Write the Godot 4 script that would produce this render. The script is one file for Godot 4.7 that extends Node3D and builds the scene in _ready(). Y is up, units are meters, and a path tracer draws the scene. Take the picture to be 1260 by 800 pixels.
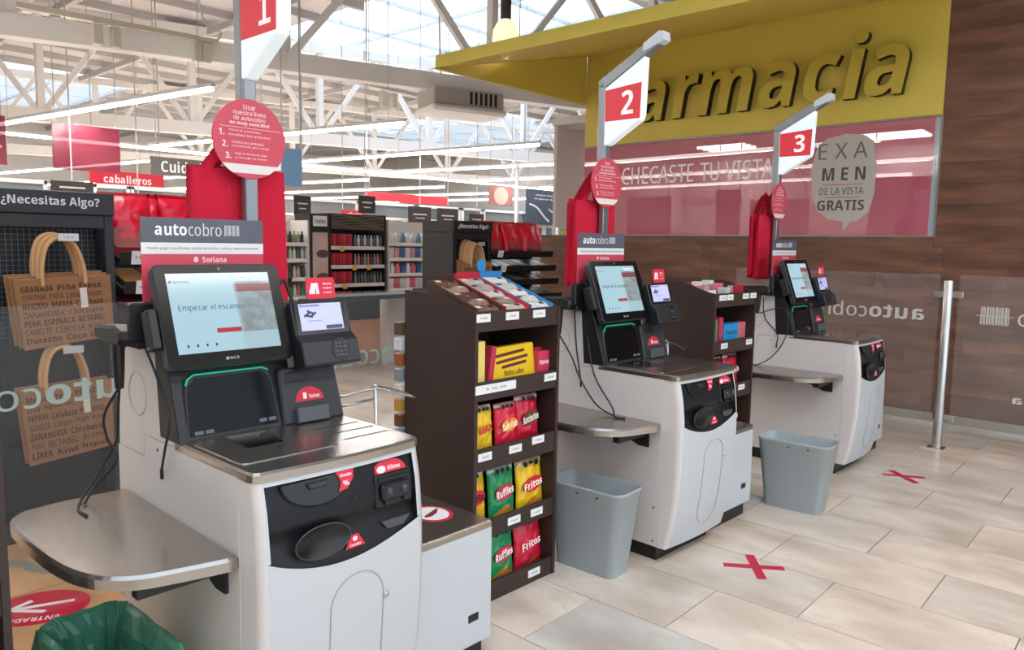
extends Node3D

var mats := {}
var names_used := {}
var rng := RandomNumberGenerator.new()
var fonts := {}
var text_cache := {}

# ---------------------------------------------------------------- helpers
func mt(key: String, c: Color, rough := 0.6, metal := 0.0, spec := 0.5) -> StandardMaterial3D:
	if mats.has(key):
		return mats[key]
	var m := StandardMaterial3D.new()
	m.resource_name = key
	m.albedo_color = c
	m.roughness = rough
	m.metallic = metal
	m.metallic_specular = spec
	mats[key] = m
	return m

func hx(h: String, rough := 0.6, metal := 0.0, spec := 0.5) -> StandardMaterial3D:
	return mt("paint_%s_%d_%d_%d" % [h, int(rough * 100), int(metal * 100), int(spec * 100)], Color(h), rough, metal, spec)

func glow(key: String, c: Color, e: float) -> StandardMaterial3D:
	if mats.has(key):
		return mats[key]
	var m := mt(key, c, 0.5)
	m.emission_enabled = true
	m.emission = c
	m.emission_energy_multiplier = e
	return m

func glass(key: String, c: Color, a: float, rough := 0.0) -> StandardMaterial3D:
	if mats.has(key):
		return mats[key]
	var m := mt(key, Color(c.r, c.g, c.b, a), rough)
	m.transparency = BaseMaterial3D.TRANSPARENCY_ALPHA
	return m

func noise_tex(freq: float, lo: Color, hi: Color, octaves := 4, sd := 1, size := 512, stretch := Vector2.ONE, normal := false) -> ImageTexture:
	var n := FastNoiseLite.new()
	n.seed = sd
	n.noise_type = FastNoiseLite.TYPE_SIMPLEX_SMOOTH
	n.frequency = freq
	n.fractal_octaves = octaves
	var im := Image.create(size, size, false, Image.FORMAT_RGB8)
	for y in size:
		for x in size:
			# wrapped blend so that the pattern repeats without a seam
			var fx := float(x) / size
			var fy := float(y) / size
			var a := n.get_noise_2d(x * stretch.x, y * stretch.y)
			var b := n.get_noise_2d((x - size) * stretch.x, y * stretch.y)
			var c := n.get_noise_2d(x * stretch.x, (y - size) * stretch.y)
			var d := n.get_noise_2d((x - size) * stretch.x, (y - size) * stretch.y)
			var v := lerpf(lerpf(a, b, fx), lerpf(c, d, fx), fy)
			im.set_pixel(x, y, lo.lerp(hi, clampf(v * 0.9 + 0.5, 0, 1)))
	if normal:
		im.bump_map_to_normal_map(4.0)
	return ImageTexture.create_from_image(im)

# fired stone: soft clouds with thin broken veins
func stone_tex(sd: int) -> ImageTexture:
	var a := FastNoiseLite.new()
	a.seed = sd
	a.frequency = 0.006
	a.fractal_octaves = 5
	var b := FastNoiseLite.new()
	b.seed = sd + 9
	b.frequency = 0.0045
	b.fractal_octaves = 4
	var size := 768
	var im := Image.create(size, size, false, Image.FORMAT_RGB8)
	for y in size:
		for x in size:
			var fx := float(x) / size
			var fy := float(y) / size
			var v := 0.0
			var w := 0.0
			for q in [[0, 0, (1 - fx) * (1 - fy)], [size, 0, fx * (1 - fy)], [0, size, (1 - fx) * fy], [size, size, fx * fy]]:
				v += a.get_noise_2d((x - q[0]) * 0.55, (y - q[1]) * 1.2) * q[2]
				w += b.get_noise_2d((x - q[0]) * 0.5, (y - q[1]) * 1.5) * q[2]
			var c := Color("c9c1b8").lerp(Color("ffffff"), clampf(v * 1.1 + 0.55, 0, 1))
			var vein := clampf(1.0 - absf(w) / 0.022, 0, 1) * clampf(v * 2.0 + 0.5, 0, 1)
			im.set_pixel(x, y, c.lerp(Color("a89886"), vein * 0.2))
	return ImageTexture.create_from_image(im)

func triplanar(m: StandardMaterial3D, tex: Texture2D, scale: Vector3) -> StandardMaterial3D:
	m.albedo_texture = tex
	m.uv1_triplanar = true
	m.uv1_world_triplanar = true
	m.uv1_scale = scale
	return m

func S(smooth := false) -> SurfaceTool:
	var st := SurfaceTool.new()
	st.begin(Mesh.PRIMITIVE_TRIANGLES)
	st.set_smooth_group(0 if smooth else -1)
	return st

func tri(st: SurfaceTool, a: Vector3, b: Vector3, c: Vector3) -> void:
	st.add_vertex(a); st.add_vertex(b); st.add_vertex(c)

func tri_o(st: SurfaceTool, a: Vector3, b: Vector3, c: Vector3, o: Vector3) -> void:
	if (b - a).cross(c - a).dot((a + b + c) / 3.0 - o) > 0:
		tri(st, a, c, b)
	else:
		tri(st, a, b, c)

func quad_o(st: SurfaceTool, a: Vector3, b: Vector3, c: Vector3, d: Vector3, o: Vector3) -> void:
	tri_o(st, a, b, c, o)
	tri_o(st, a, c, d, o)

# box with chamfered edges, centre c, full size s
func box(st: SurfaceTool, c: Vector3, s: Vector3, b := 0.0, xf := Transform3D.IDENTITY) -> void:
	var h := s * 0.5
	var o := xf * c
	if b <= 0.0:
		for a in 3:
			for sg in [-1.0, 1.0]:
				var q := []
				for k in [[-1, -1], [1, -1], [1, 1], [-1, 1]]:
					var v := Vector3.ZERO
					v[a] = sg * h[a]
					v[(a + 1) % 3] = k[0] * h[(a + 1) % 3]
					v[(a + 2) % 3] = k[1] * h[(a + 2) % 3]
					q.append(xf * (c + v))
				quad_o(st, q[0], q[1], q[2], q[3], o)
		return
	b = minf(b, minf(h.x, minf(h.y, h.z)) * 0.9)
	var pt := func(sx: float, sy: float, sz: float, a: int) -> Vector3:
		var v := Vector3(sx * (h.x - b), sy * (h.y - b), sz * (h.z - b))
		v[a] += b * [sx, sy, sz][a]
		return xf * (c + v)
	for a in 3:
		var e := (a + 1) % 3
		var f := (a + 2) % 3
		for sg in [-1.0, 1.0]:
			var q := []
			for k in [[-1, -1], [1, -1], [1, 1], [-1, 1]]:
				var g := [0.0, 0.0, 0.0]
				g[a] = sg; g[e] = k[0]; g[f] = k[1]
				q.append(pt.call(g[0], g[1], g[2], a))
			quad_o(st, q[0], q[1], q[2], q[3], o)
		for s1 in [-1.0, 1.0]:
			for s2 in [-1.0, 1.0]:
				var g := [0.0, 0.0, 0.0]
				g[e] = s1; g[f] = s2
				g[a] = -1.0
				var p0: Vector3 = pt.call(g[0], g[1], g[2], e)
				var p1: Vector3 = pt.call(g[0], g[1], g[2], f)
				g[a] = 1.0
				var p2: Vector3 = pt.call(g[0], g[1], g[2], f)
				var p3: Vector3 = pt.call(g[0], g[1], g[2], e)
				quad_o(st, p0, p1, p2, p3, o)
	for sx in [-1.0, 1.0]:
		for sy in [-1.0, 1.0]:
			for sz in [-1.0, 1.0]:
				tri_o(st, pt.call(sx, sy, sz, 0), pt.call(sx, sy, sz, 1), pt.call(sx, sy, sz, 2), o)

# box from corner to corner
func bb(st: SurfaceTool, x0: float, x1: float, y0: float, y1: float, z0: float, z1: float, b := 0.0, xf := Transform3D.IDENTITY) -> void:
	box(st, Vector3((x0 + x1) / 2, (y0 + y1) / 2, (z0 + z1) / 2), Vector3(absf(x1 - x0), absf(y1 - y0), absf(z1 - z0)), b, xf)

func ccw(p: PackedVector2Array) -> PackedVector2Array:
	if Geometry2D.is_polygon_clockwise(p):
		var q := p.duplicate()
		q.reverse()
		return q
	return p

func inset(p: PackedVector2Array, d: float) -> PackedVector2Array:
	var out := PackedVector2Array()
	var n := p.size()
	for i in n:
		var e1 := (p[i] - p[(i + n - 1) % n]).normalized()
		var e2 := (p[(i + 1) % n] - p[i]).normalized()
		var n1 := Vector2(-e1.y, e1.x)
		var n2 := Vector2(-e2.y, e2.x)
		var m := (n1 + n2).normalized()
		out.append(p[i] + m * d / maxf(0.5, m.dot(n1)))
	return out

# outline in xy, extruded from z0 to z1 (z1 is the front), front edge bevelled by b
func prism(st: SurfaceTool, poly: PackedVector2Array, z0: float, z1: float, xf := Transform3D.IDENTITY, b := 0.0, back := true) -> void:
	var p := ccw(poly)
	var n := p.size()
	var f := p if b <= 0.0 else inset(p, b)
	var idx := Geometry2D.triangulate_polygon(f)
	for i in range(0, idx.size(), 3):
		tri_ccw(st, xf * Vector3(f[idx[i]].x, f[idx[i]].y, z1), xf * Vector3(f[idx[i + 1]].x, f[idx[i + 1]].y, z1), xf * Vector3(f[idx[i + 2]].x, f[idx[i + 2]].y, z1), xf.basis.z)
	if back:
		idx = Geometry2D.triangulate_polygon(p)
		for i in range(0, idx.size(), 3):
			tri_ccw(st, xf * Vector3(p[idx[i]].x, p[idx[i]].y, z0), xf * Vector3(p[idx[i + 1]].x, p[idx[i + 1]].y, z0), xf * Vector3(p[idx[i + 2]].x, p[idx[i + 2]].y, z0), -xf.basis.z)
	for i in n:
		var j := (i + 1) % n
		var e := p[j] - p[i]
		var out := xf.basis * Vector3(e.y, -e.x, 0)
		var a0 := xf * Vector3(p[i].x, p[i].y, z0)
		var a1 := xf * Vector3(p[j].x, p[j].y, z0)
		var b0 := xf * Vector3(p[i].x, p[i].y, z1 - b)
		var b1 := xf * Vector3(p[j].x, p[j].y, z1 - b)
		tri_ccw(st, a0, a1, b1, out)
		tri_ccw(st, a0, b1, b0, out)
		if b > 0.0:
			var c0 := xf * Vector3(f[i].x, f[i].y, z1)
			var c1 := xf * Vector3(f[j].x, f[j].y, z1)
			tri_ccw(st, b0, b1, c1, out + xf.basis.z * out.length())
			tri_ccw(st, b0, c1, c0, out + xf.basis.z * out.length())

# adds the triangle so that it faces n
func tri_ccw(st: SurfaceTool, a: Vector3, b: Vector3, c: Vector3, n: Vector3) -> void:
	if (b - a).cross(c - a).dot(n) > 0:
		tri(st, a, c, b)
	else:
		tri(st, a, b, c)

func rrect(w: float, h: float, r: float, n := 4, cx := 0.0, cy := 0.0) -> PackedVector2Array:
	var p := PackedVector2Array()
	for k in 4:
		var c := Vector2([1, -1, -1, 1][k] * (w / 2 - r), [1, 1, -1, -1][k] * (h / 2 - r))
		for i in n + 1:
			var a := PI / 2 * (k + float(i) / n)
			p.append(Vector2(cx, cy) + c + Vector2(cos(a), sin(a)) * r)
	return p

func oval(rx: float, ry: float, n := 24, cx := 0.0, cy := 0.0, a0 := 0.0, a1 := TAU) -> PackedVector2Array:
	var p := PackedVector2Array()
	var full := absf(a1 - a0 - TAU) < 0.001
	for i in (n if full else n + 1):
		var a := a0 + (a1 - a0) * i / n
		p.append(Vector2(cx + cos(a) * rx, cy + sin(a) * ry))
	return p

func poly(a: Array) -> PackedVector2Array:
	var p := PackedVector2Array()
	for i in range(0, a.size(), 2):
		p.append(Vector2(a[i], a[i + 1]))
	return p

# f(u, v) -> Vector3 over the unit square, facing o's other side
func grid(st: SurfaceTool, f: Callable, nu: int, nv: int, face: Vector3, xf := Transform3D.IDENTITY) -> void:
	for i in nu:
		for j in nv:
			var a: Vector3 = xf * (f.call(float(i) / nu, float(j) / nv) as Vector3)
			var b: Vector3 = xf * (f.call(float(i + 1) / nu, float(j) / nv) as Vector3)
			var c: Vector3 = xf * (f.call(float(i + 1) / nu, float(j + 1) / nv) as Vector3)
			var d: Vector3 = xf * (f.call(float(i) / nu, float(j + 1) / nv) as Vector3)
			tri_ccw(st, a, b, c, face)
			tri_ccw(st, a, c, d, face)

func lathe(st: SurfaceTool, prof: Array, seg := 20, xf := Transform3D.IDENTITY, sx := 1.0, sz := 1.0) -> void:
	for i in prof.size() - 1:
		for k in seg:
			var a := TAU * k / seg
			var b := TAU * (k + 1) / seg
			var p: Vector2 = prof[i]
			var q: Vector2 = prof[i + 1]
			var v0 := Vector3(cos(a) * p.x * sx, p.y, sin(a) * p.x * sz)
			var v1 := Vector3(cos(b) * p.x * sx, p.y, sin(b) * p.x * sz)
			var v2 := Vector3(cos(b) * q.x * sx, q.y, sin(b) * q.x * sz)
			var v3 := Vector3(cos(a) * q.x * sx, q.y, sin(a) * q.x * sz)
			var e := q - p
			var mid := (a + b) / 2
			var n := xf.basis * Vector3(cos(mid) * e.y, -e.x, sin(mid) * e.y)
			if (v2 - v0).length() < 1e-6 and (v1 - v3).length() < 1e-6:
				continue
			if p.x > 1e-6:
				tri_ccw(st, xf * v0, xf * v1, xf * v2, n)
			if q.x > 1e-6:
				tri_ccw(st, xf * v0, xf * v2, xf * v3, n)

func tube(st: SurfaceTool, pts: Array, r: float, seg := 8, closed := false, caps := true) -> void:
	var n := pts.size()
	var rings := []
	var nrm := Vector3.ZERO
	for i in n:
		var t: Vector3
		if closed:
			t = (pts[(i + 1) % n] - pts[(i + n - 1) % n]).normalized()
		else:
			t = (pts[mini(i + 1, n - 1)] - pts[maxi(i - 1, 0)]).normalized()
		if i == 0:
			nrm = t.cross(Vector3.UP if absf(t.y) < 0.9 else Vector3.RIGHT).normalized()
		else:
			nrm = (nrm - t * nrm.dot(t)).normalized()
		var bn := t.cross(nrm)
		var ring := []
		for k in seg:
			var a := TAU * k / seg
			ring.append(pts[i] + (nrm * cos(a) + bn * sin(a)) * r)
		rings.append(ring)
	for i in (n if closed else n - 1):
		var j := (i + 1) % n
		var c: Vector3 = (pts[i] + pts[j]) / 2
		for k in seg:
			var l := (k + 1) % seg
			var fn: Vector3 = (rings[i][k] + rings[i][l]) / 2 - pts[i]
			tri_ccw(st, rings[i][k], rings[i][l], rings[j][l], fn)
			tri_ccw(st, rings[i][k], rings[j][l], rings[j][k], fn)
	if caps and not closed:
		for e in [0, n - 1]:
			var dir: Vector3 = (pts[0] - pts[1]) if e == 0 else (pts[n - 1] - pts[n - 2])
			for k in range(1, seg - 1):
				tri_ccw(st, rings[e][0], rings[e][k], rings[e][k + 1], dir)

# smooth path through control points
func curve(pts: Array, n := 6) -> Array:
	var out := []
	for i in pts.size() - 1:
		var p0: Vector3 = pts[maxi(i - 1, 0)]
		var p1: Vector3 = pts[i]
		var p2: Vector3 = pts[i + 1]
		var p3: Vector3 = pts[mini(i + 2, pts.size() - 1)]
		for k in n:
			out.append(p1.cubic_interpolate(p2, p0, p3, float(k) / n))
	out.append(pts[-1])
	return out

func beam(st: SurfaceTool, a: Vector3, b: Vector3, w: float, h: float) -> void:
	var d := b - a
	var t := d.normalized()
	var up := Vector3.UP if absf(t.y) < 0.95 else Vector3.RIGHT
	var x := up.cross(t).normalized()
	var y := t.cross(x)
	box(st, Vector3.ZERO, Vector3(w, h, d.length()), 0.0, Transform3D(Basis(x, y, t), (a + b) / 2))

func font(bold: bool) -> Font:
	if not fonts.has(bold):
		var f := SystemFont.new()
		f.font_names = PackedStringArray(["Droid Sans"])
		f.font_weight = 700 if bold else 400
		fonts[bold] = f
	return fonts[bold]

# lettering fitted into a w by h box centred on (cx, cy) in the xy plane of xf; w 0 keeps the natural width
func txt(st: SurfaceTool, s: String, cx: float, cy: float, w: float, h: float, xf := Transform3D.IDENTITY, bold := true, depth := 0.0006, shear := 0.0, align := 0) -> void:
	var key := s + str(bold)
	if not text_cache.has(key):
		var tm := TextMesh.new()
		tm.font = font(bold)
		tm.font_size = 24
		tm.pixel_size = 0.01
		tm.depth = 0.02
		tm.curve_step = 2.5 if h < 0.3 else 0.6
		tm.text = s
		var arr := tm.get_mesh_arrays()
		var vs: PackedVector3Array = arr[Mesh.ARRAY_VERTEX]
		var flat := PackedVector3Array()
		if arr[Mesh.ARRAY_INDEX] != null and arr[Mesh.ARRAY_INDEX].size():
			for q in arr[Mesh.ARRAY_INDEX]:
				flat.append(vs[q])
		else:
			flat = vs
		var ab := AABB(flat[0], Vector3.ZERO) if flat.size() else AABB()
		for q in flat:
			ab = ab.expand(q)
		text_cache[key] = [flat, ab]
	var letters: PackedVector3Array = text_cache[key][0]
	var bx: AABB = text_cache[key][1]
	if bx.size.x < 1e-5:
		return
	var sy := h / bx.size.y
	var sx := w / bx.size.x if w > 0.0 else sy
	var ox := cx - (bx.position.x + bx.size.x / 2) * sx
	if align < 0:
		ox = cx - bx.position.x * sx
	var b := Basis(Vector3(sx, 0, 0), Vector3(shear * sy, sy, 0), Vector3(0, 0, depth / bx.size.z))
	var place := xf * Transform3D(b, Vector3(ox, cy - (bx.position.y + bx.size.y / 2) * sy, depth / 2))
	for q in letters:
		st.add_vertex(place * q)

func part(parent: Node, called: String, st: SurfaceTool, m: Material, gen := true) -> MeshInstance3D:
	if gen:
		st.generate_normals()
	var o := MeshInstance3D.new()
	o.name = called
	o.mesh = st.commit()
	o.material_override = null
	if o.mesh.get_surface_count():
		o.mesh.surface_set_material(0, m)
	parent.add_child(o, true)
	return o

func mesh_part(parent: Node, called: String, mesh: Mesh, m: Material, at: Transform3D) -> MeshInstance3D:
	var o := MeshInstance3D.new()
	o.name = called
	o.mesh = mesh
	o.material_override = m
	o.transform = at
	parent.add_child(o, true)
	return o

func numbered(called: String) -> String:
	if not names_used.has(called):
		names_used[called] = 0
		return called
	names_used[called] += 1
	return "%s_%03d" % [called, names_used[called]]

func tag(o: Node, label: String, category: String, group := "") -> Node:
	o.set_meta("label", label)
	o.set_meta("category", category)
	if group != "":
		o.set_meta("group", group)
	return o

func thing(called: String, label: String, category: String, at := Vector3.ZERO, turn := 0.0, group := "") -> Node3D:
	var o := Node3D.new()
	o.name = numbered(called)
	add_child(o)
	o.position = at
	o.rotation.y = deg_to_rad(turn)
	tag(o, label, category, group)
	return o

func struct(called: String, st: SurfaceTool, m: Material) -> MeshInstance3D:
	var o := part(self, called, st, m)
	o.set_meta("kind", "structure")
	return o

func struct_node(called: String) -> Node3D:
	var o := Node3D.new()
	o.name = called
	add_child(o)
	o.set_meta("kind", "structure")
	return o

func T(x: float, y: float, z: float) -> Transform3D:
	return Transform3D(Basis.IDENTITY, Vector3(x, y, z))

# a frame whose xy plane faces forward, tilted back by deg
func tilt(x: float, y: float, z: float, deg: float) -> Transform3D:
	return Transform3D(Basis(Vector3.RIGHT, deg_to_rad(-deg)), Vector3(x, y, z))

const FLAT := Basis(Vector3(1, 0, 0), Vector3(0, 0, -1), Vector3(0, 1, 0)) # xy plane laid on the floor, facing up

# ---------------------------------------------------------------- scene
const K := [[-1.953, -1.031, 89.0], [-1.938, -3.331, 87.5], [-1.79, -5.611, 89.1]]
const WZ := -8.13
const TUBE_Y := 3.6

func _ready() -> void:
	rng.seed = 7
	camera_and_light()
	materials()
	shell()
	pharmacy()
	roof()
	lights()
	roof_fittings()
	for i in 3:
		kiosk(i)
	objects()

func camera_and_light() -> void:
	var cam := Camera3D.new()
	cam.name = "camera"
	cam.position = Vector3(0, 1.65, 0)
	cam.rotation_degrees = Vector3(-6.108, 41.78, 0.939)
	cam.fov = 46.75
	cam.near = 0.05
	cam.far = 200
	add_child(cam)
	cam.current = true
	var we := WorldEnvironment.new()
	we.name = "environment"
	var e := Environment.new()
	e.tonemap_mode = Environment.TONE_MAPPER_LINEAR
	e.tonemap_exposure = 1.03
	e.background_mode = Environment.BG_SKY
	var sky := Sky.new()
	var sm := ProceduralSkyMaterial.new()
	sm.sky_top_color = Color("c6dcf4")
	sm.sky_horizon_color = Color("e2eefa")
	sm.ground_bottom_color = Color("8f8d88")
	sm.ground_horizon_color = Color("c9c8c4")
	sm.sun_angle_max = 1.0
	sky.sky_material = sm
	e.sky = sky
	e.background_energy_multiplier = 3.0
	e.sdfgi_enabled = true
	e.ssao_enabled = true
	e.ssil_enabled = true
	we.environment = e
	add_child(we)

func materials() -> void:
	var m := mt("tile_stone", Color("eadece"), 0.28, 0.0, 0.5)
	triplanar(m, stone_tex(3), Vector3(0.45, 0.45, 0.45))
	for i in 4:
		var c := [Color("f3e4d5"), Color("e8dccf"), Color("dcd7d0"), Color("efe0d0")][i] as Color
		var t := mt("tile_stone_%d" % i, c, 0.3, 0.0, 0.5)
		triplanar(t, m.albedo_texture, Vector3(0.45, 0.45, 0.45))
		t.uv1_offset = Vector3(0.23 * i, 0.1 * i, 0.37 * i)
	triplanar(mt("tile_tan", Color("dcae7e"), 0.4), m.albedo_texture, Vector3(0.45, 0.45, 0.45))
	var w := mt("wood_panel", Color("b88a70"), 0.5)
	var base := noise_tex(0.009, Color("5a3e30"), Color("936b55"), 5, 11, 512, Vector2(0.45, 1.9))
	triplanar(w, base, Vector3(0.55, 0.7, 0.55))
	for i in 4:
		var wm := mt("wood_plank_%d" % i, [Color("eadcd4"), Color("e0d0c6"), Color("f0e4dc"), Color("dccac0")][i], 0.5)
		triplanar(wm, base, Vector3(0.55, 0.7, 0.55))
		wm.uv1_offset = Vector3(0.31 * i, 0.17 * i, 0)
	mt("brushed_steel", Color("aea69e"), 0.25, 0.95)
	mt("steel", Color("c4c4c2"), 0.25, 0.9)
	mt("white_shell", Color("bcc1c4"), 0.4)
	mt("beige_side", Color("d2cbc6"), 0.45)
	mt("black_plastic", Color("17171a"), 0.45)
	mt("dark_plastic", Color("2b2d31"), 0.5)
	mt("brown_board", Color("33241f"), 0.55)
	var red := mt("red_fabric", Color("d11236"), 0.85)
	red.normal_enabled = true
	red.normal_texture = noise_tex(0.35, Color.BLACK, Color.WHITE, 1, 9, 128, Vector2.ONE, true)
	red.normal_scale = 0.4
	red.uv1_triplanar = true
	red.uv1_scale = Vector3(6, 6, 6)
	glass("clear_glass", Color("e8f2f0"), 0.04)
	mats["clear_glass"].metallic_specular = 0.3

# ---------------------------------------------------------------- the room
func shell() -> void:
	var st := S()
	# floor slab below the tiles
	bb(st, -41, 5.2, -0.3, -0.012, -33, 7.2)
	var fl := struct("floor", st, hx("6e655b", 0.8))
	var th := [[], []]
	# rows of tiles lie along x; the joints shift by half a tile
	var row := 0
	var tw := 0.775
	var td := 0.4925
	var proto := BoxMesh.new()
	proto.size = Vector3(tw - 0.005, 0.012, td - 0.005)
	var far := S()
	var z0 := -3.275 + td * 14
	for r in 66:
		var z := z0 - r * td
		var off := -1.18 if absi(r - 14) % 2 == 0 else -1.18 + tw / 2
		for k in range(-52, 9):
			var x := off + tw * k
			var near := z < 0.9 and z > -8.2 and x > -5.2 and x < 0.6 and Vector2(x, z).length() > 1.4
			if x < -40 or z < -33:
				continue
			if near and z - td > WZ - 0.2:
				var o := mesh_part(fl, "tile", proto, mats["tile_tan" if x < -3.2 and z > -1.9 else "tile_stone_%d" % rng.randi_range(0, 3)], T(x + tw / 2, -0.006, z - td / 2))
			else:
				box(far, Vector3(x + tw / 2, -0.006, z - td / 2), Vector3(tw - 0.005, 0.012, td - 0.005))
	var fo := part(fl, "tiles_beyond", far, mats["tile_stone"])
	fo.set_meta("kind", "stuff")
	# outer walls
	st = S()
	bb(st, -41.3, -41, 0, 9, -33, 7.2)
	struct("wall_far", st, hx("dcd7d2", 0.8))
	st = S()
	bb(st, -41, 5.2, 0, 9, -33.3, -33)
	struct("wall_back", st, hx("d6d0ca", 0.8))
	st = S()
	bb(st, -41, 5.2, 0, 9, 7.2, 7.5)
	struct("wall_near", st, hx("c9c4bd", 0.8))
	# the glazed shop front on the entrance side
	st = S()
	bb(st, 5.2, 5.5, 0, 0.3, -33, 7.2)
	bb(st, 5.2, 5.5, 3.9, 9, -33, 7.2)
	bb(st, 5.2, 5.5, 0.3, 3.9, -33, -7.2)
	bb(st, 5.2, 5.5, 0.3, 3.9, 5.4, 7.2)
	struct("wall_front", st, hx("c9c4bd", 0.8))
	var wn := struct_node("window_1")
	st = S()
	for i in 8:
		bb(st, 5.25, 5.4, 0.3, 3.9, -7.2 + i * 1.8 - 0.03, -7.2 + i * 1.8 + 0.03)
	bb(st, 5.25, 5.4, 2.4, 2.46, -7.2, 5.4)
	part(wn, "window_frame", st, hx("8b8f92", 0.4, 0.6))
	for i in 7:
		st = S()
		bb(st, 5.3, 5.31, 0.3, 3.9, -7.17 + i * 1.8, -5.43 + i * 1.8)
		part(wn, "pane", st, mats["clear_glass"])

func pharmacy() -> void:
	# wood clad wall: planks in courses, low part runs on beyond the window
	var wall := struct_node("wall_pharmacy")
	var st := S()
	bb(st, -6.75, -1.84, 0, 1.79, WZ - 0.2, WZ - 0.02)
	bb(st, -1.84, 5.2, 0, 6.2, WZ - 0.2, WZ - 0.02)
	part(wall, "backing", st, hx("2c1d17", 0.8))
	var ph := 0.2
	var idx := 0
	for i in 37:
		var y := 0.09 + i * ph
		if y > 6.1:
			break
		var low := y < 1.76
		var x := -6.75 if low else -1.845
		while x < 2.2:
			var l := rng.randf_range(1.1, 2.0)
			if x == -6.75:
				l = rng.randf_range(0.4, 1.6)
			var e := minf(x + l, 2.4)
			if y + ph > 1.79 and low and x < -1.85:
				e = minf(e, -1.845)
			var yt := minf(y + ph - 0.001, 1.79) if (low and e <= -1.84) else y + ph - 0.001
			st = S()
			bb(st, x + 0.0006, e - 0.0006, y, yt, WZ - 0.02, WZ + 0.0, 0.0008)
			part(wall, "plank", st, mats["wood_plank_%d" % ((idx * 7 + i * 3) % 4)])
			idx += 1
			x = e
	st = S()
	bb(st, -6.75, 5.2, 0, 0.085, WZ, WZ + 0.02, 0.004)
	var bsd := struct("baseboard_pharmacy", st, hx("a9a29a", 0.4, 0.7))
	# interior of the booth
	st = S()
	bb(st, -6.75, -1.2, 3.3, 3.4, -12, WZ - 0.2)
	struct("ceiling_pharmacy", st, hx("d9d4cf", 0.8))
	st = S()
	bb(st, -6.75, -1.2, 0, 3.3, -12.1, -12)
	struct("wall_pharmacy_inner", st, hx("cfc3c0", 0.8))
	st = S()
	bb(st, -6.75, -6.7, 1.9, 3.3, -12, WZ - 0.25)
	bb(st, -1.2, -1.1, 0, 3.3, -12, WZ - 0.25)
	struct("wall_pharmacy_side", st, hx("cfc3c0", 0.8))
	for p in [[-5.6, -11.3], [-3.15, -11.4]]:
		var lp := thing("pharmacy_ceiling_light", "three-tube ceiling light behind the pink pharmacy window, %s" % ("above the TU VISTA lettering" if p[0] < -4 else "above the shield print"), "ceiling light", Vector3(p[0], 3.2, p[1]), 0)
		st = S()
		bb(st, -0.42, 0.42, 0.05, 0.1, -0.3, 0.3, 0.01)
		part(lp, "housing", st, hx("e8e8e8", 0.5))
		for k in 3:
			st = S(true)
			tube(st, [Vector3(-0.4, 0.03, -0.2 + k * 0.2), Vector3(0.4, 0.03, -0.2 + k * 0.2)], 0.022, 8)
			part(lp, "light_tube", st, glow("lamp_white_bright", Color("ffffff"), 9.0))
		var al := AreaLight3D.new()
		al.name = "tube_light"
		al.area_size = Vector2(0.8, 0.5)
		al.light_energy = 2.6
		al.shadow_enabled = true
		al.rotation.x = -PI / 2
		al.position.y = -0.01
		al.area_range = 40
		lp.add_child(al)
	# pink film window
	var wn := struct_node("window_2")
	st = S()
	bb(st, -6.03, -1.9, 1.80, 2.925, WZ - 0.012, WZ - 0.004)
	part(wn, "pane", st, glass("pink_film", Color("cc6e82"), 0.62, 0.0))
	st = S()
	bb(st, -1.9, -1.845, 1.80, 2.925, WZ - 0.012, WZ - 0.004)
	part(wn, "pane_clear_strip", st, glass("pale_film", Color("b9cdd6"), 0.55, 0.02))
	st = S()
	bb(st, -6.03, -1.84, 1.785, 1.803, WZ - 0.03, WZ + 0.006, 0.002)
	bb(st, -6.03, -1.84, 2.922, 2.94, WZ - 0.03, WZ + 0.006, 0.002)
	bb(st, -1.85, -1.835, 1.785, 2.94, WZ - 0.03, WZ + 0.006, 0.002)
	part(wn, "window_frame", st, hx("8e8a86", 0.35, 0.7))
	st = S()
	var f := T(0, 0, WZ - 0.0035)
	txt(st, "CHECASTE TU VISTA", -4.45, 2.53, 1.97, 0.21, f, false, 0.001)
	part(wn, "lettering", st, hx("ffffff", 0.5))
	# speech-bubble shield print
	st = S()
	var sp := PackedVector2Array()
	for a in [[-3.0, 2.72], [-2.9, 2.80], [-2.72, 2.835], [-2.54, 2.81], [-2.44, 2.74], [-2.405, 2.5], [-2.41, 2.22], [-2.45, 2.04], [-2.56, 1.95], [-2.62, 1.94], [-2.70, 1.84], [-2.70, 1.94], [-2.85, 1.97], [-2.97, 2.06], [-3.03, 2.2], [-3.055, 2.5]]:
		sp.append(Vector2(a[0], a[1]))
	prism(st, sp, WZ - 0.004, WZ - 0.0025)
	part(wn, "shield_print", st, hx("b7b3ae", 0.4))
	st = S()
	f = T(0, 0, WZ - 0.0024)
	txt(st, "E X A", -2.74, 2.665, 0.49, 0.16, f, false, 0.001)
	part(wn, "lettering", st, hx("6a6a6c", 0.5))
	st = S()
	txt(st, "M E N", -2.72, 2.43, 0.43, 0.13, f, true, 0.001)
	txt(st, "DE LA VISTA", -2.735, 2.255, 0.44, 0.075, f, false, 0.001)
	txt(st, "GRATIS", -2.735, 2.11, 0.47, 0.105, f, true, 0.001)
	part(wn, "lettering", st, hx("4a4648", 0.5))
	st = S()
	bb(st, -2.92, -2.52, 2.318, 2.325, WZ - 0.0025, WZ - 0.001)
	bb(st, -2.9, -2.54, 2.188, 2.195, WZ - 0.0025, WZ - 0.001)
	part(wn, "print_rule", st, hx("b23a50", 0.5))
	# a sign mirrored in the window, modelled as lettering behind it; then hanging panels
	var sg := thing("optician_sign_reflection", "white Optica Soriana lettering, modelled reflection of a sign in the pink window", "sign", Vector3(-5.2, 2.27, -9.2))
	st = S()
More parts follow.
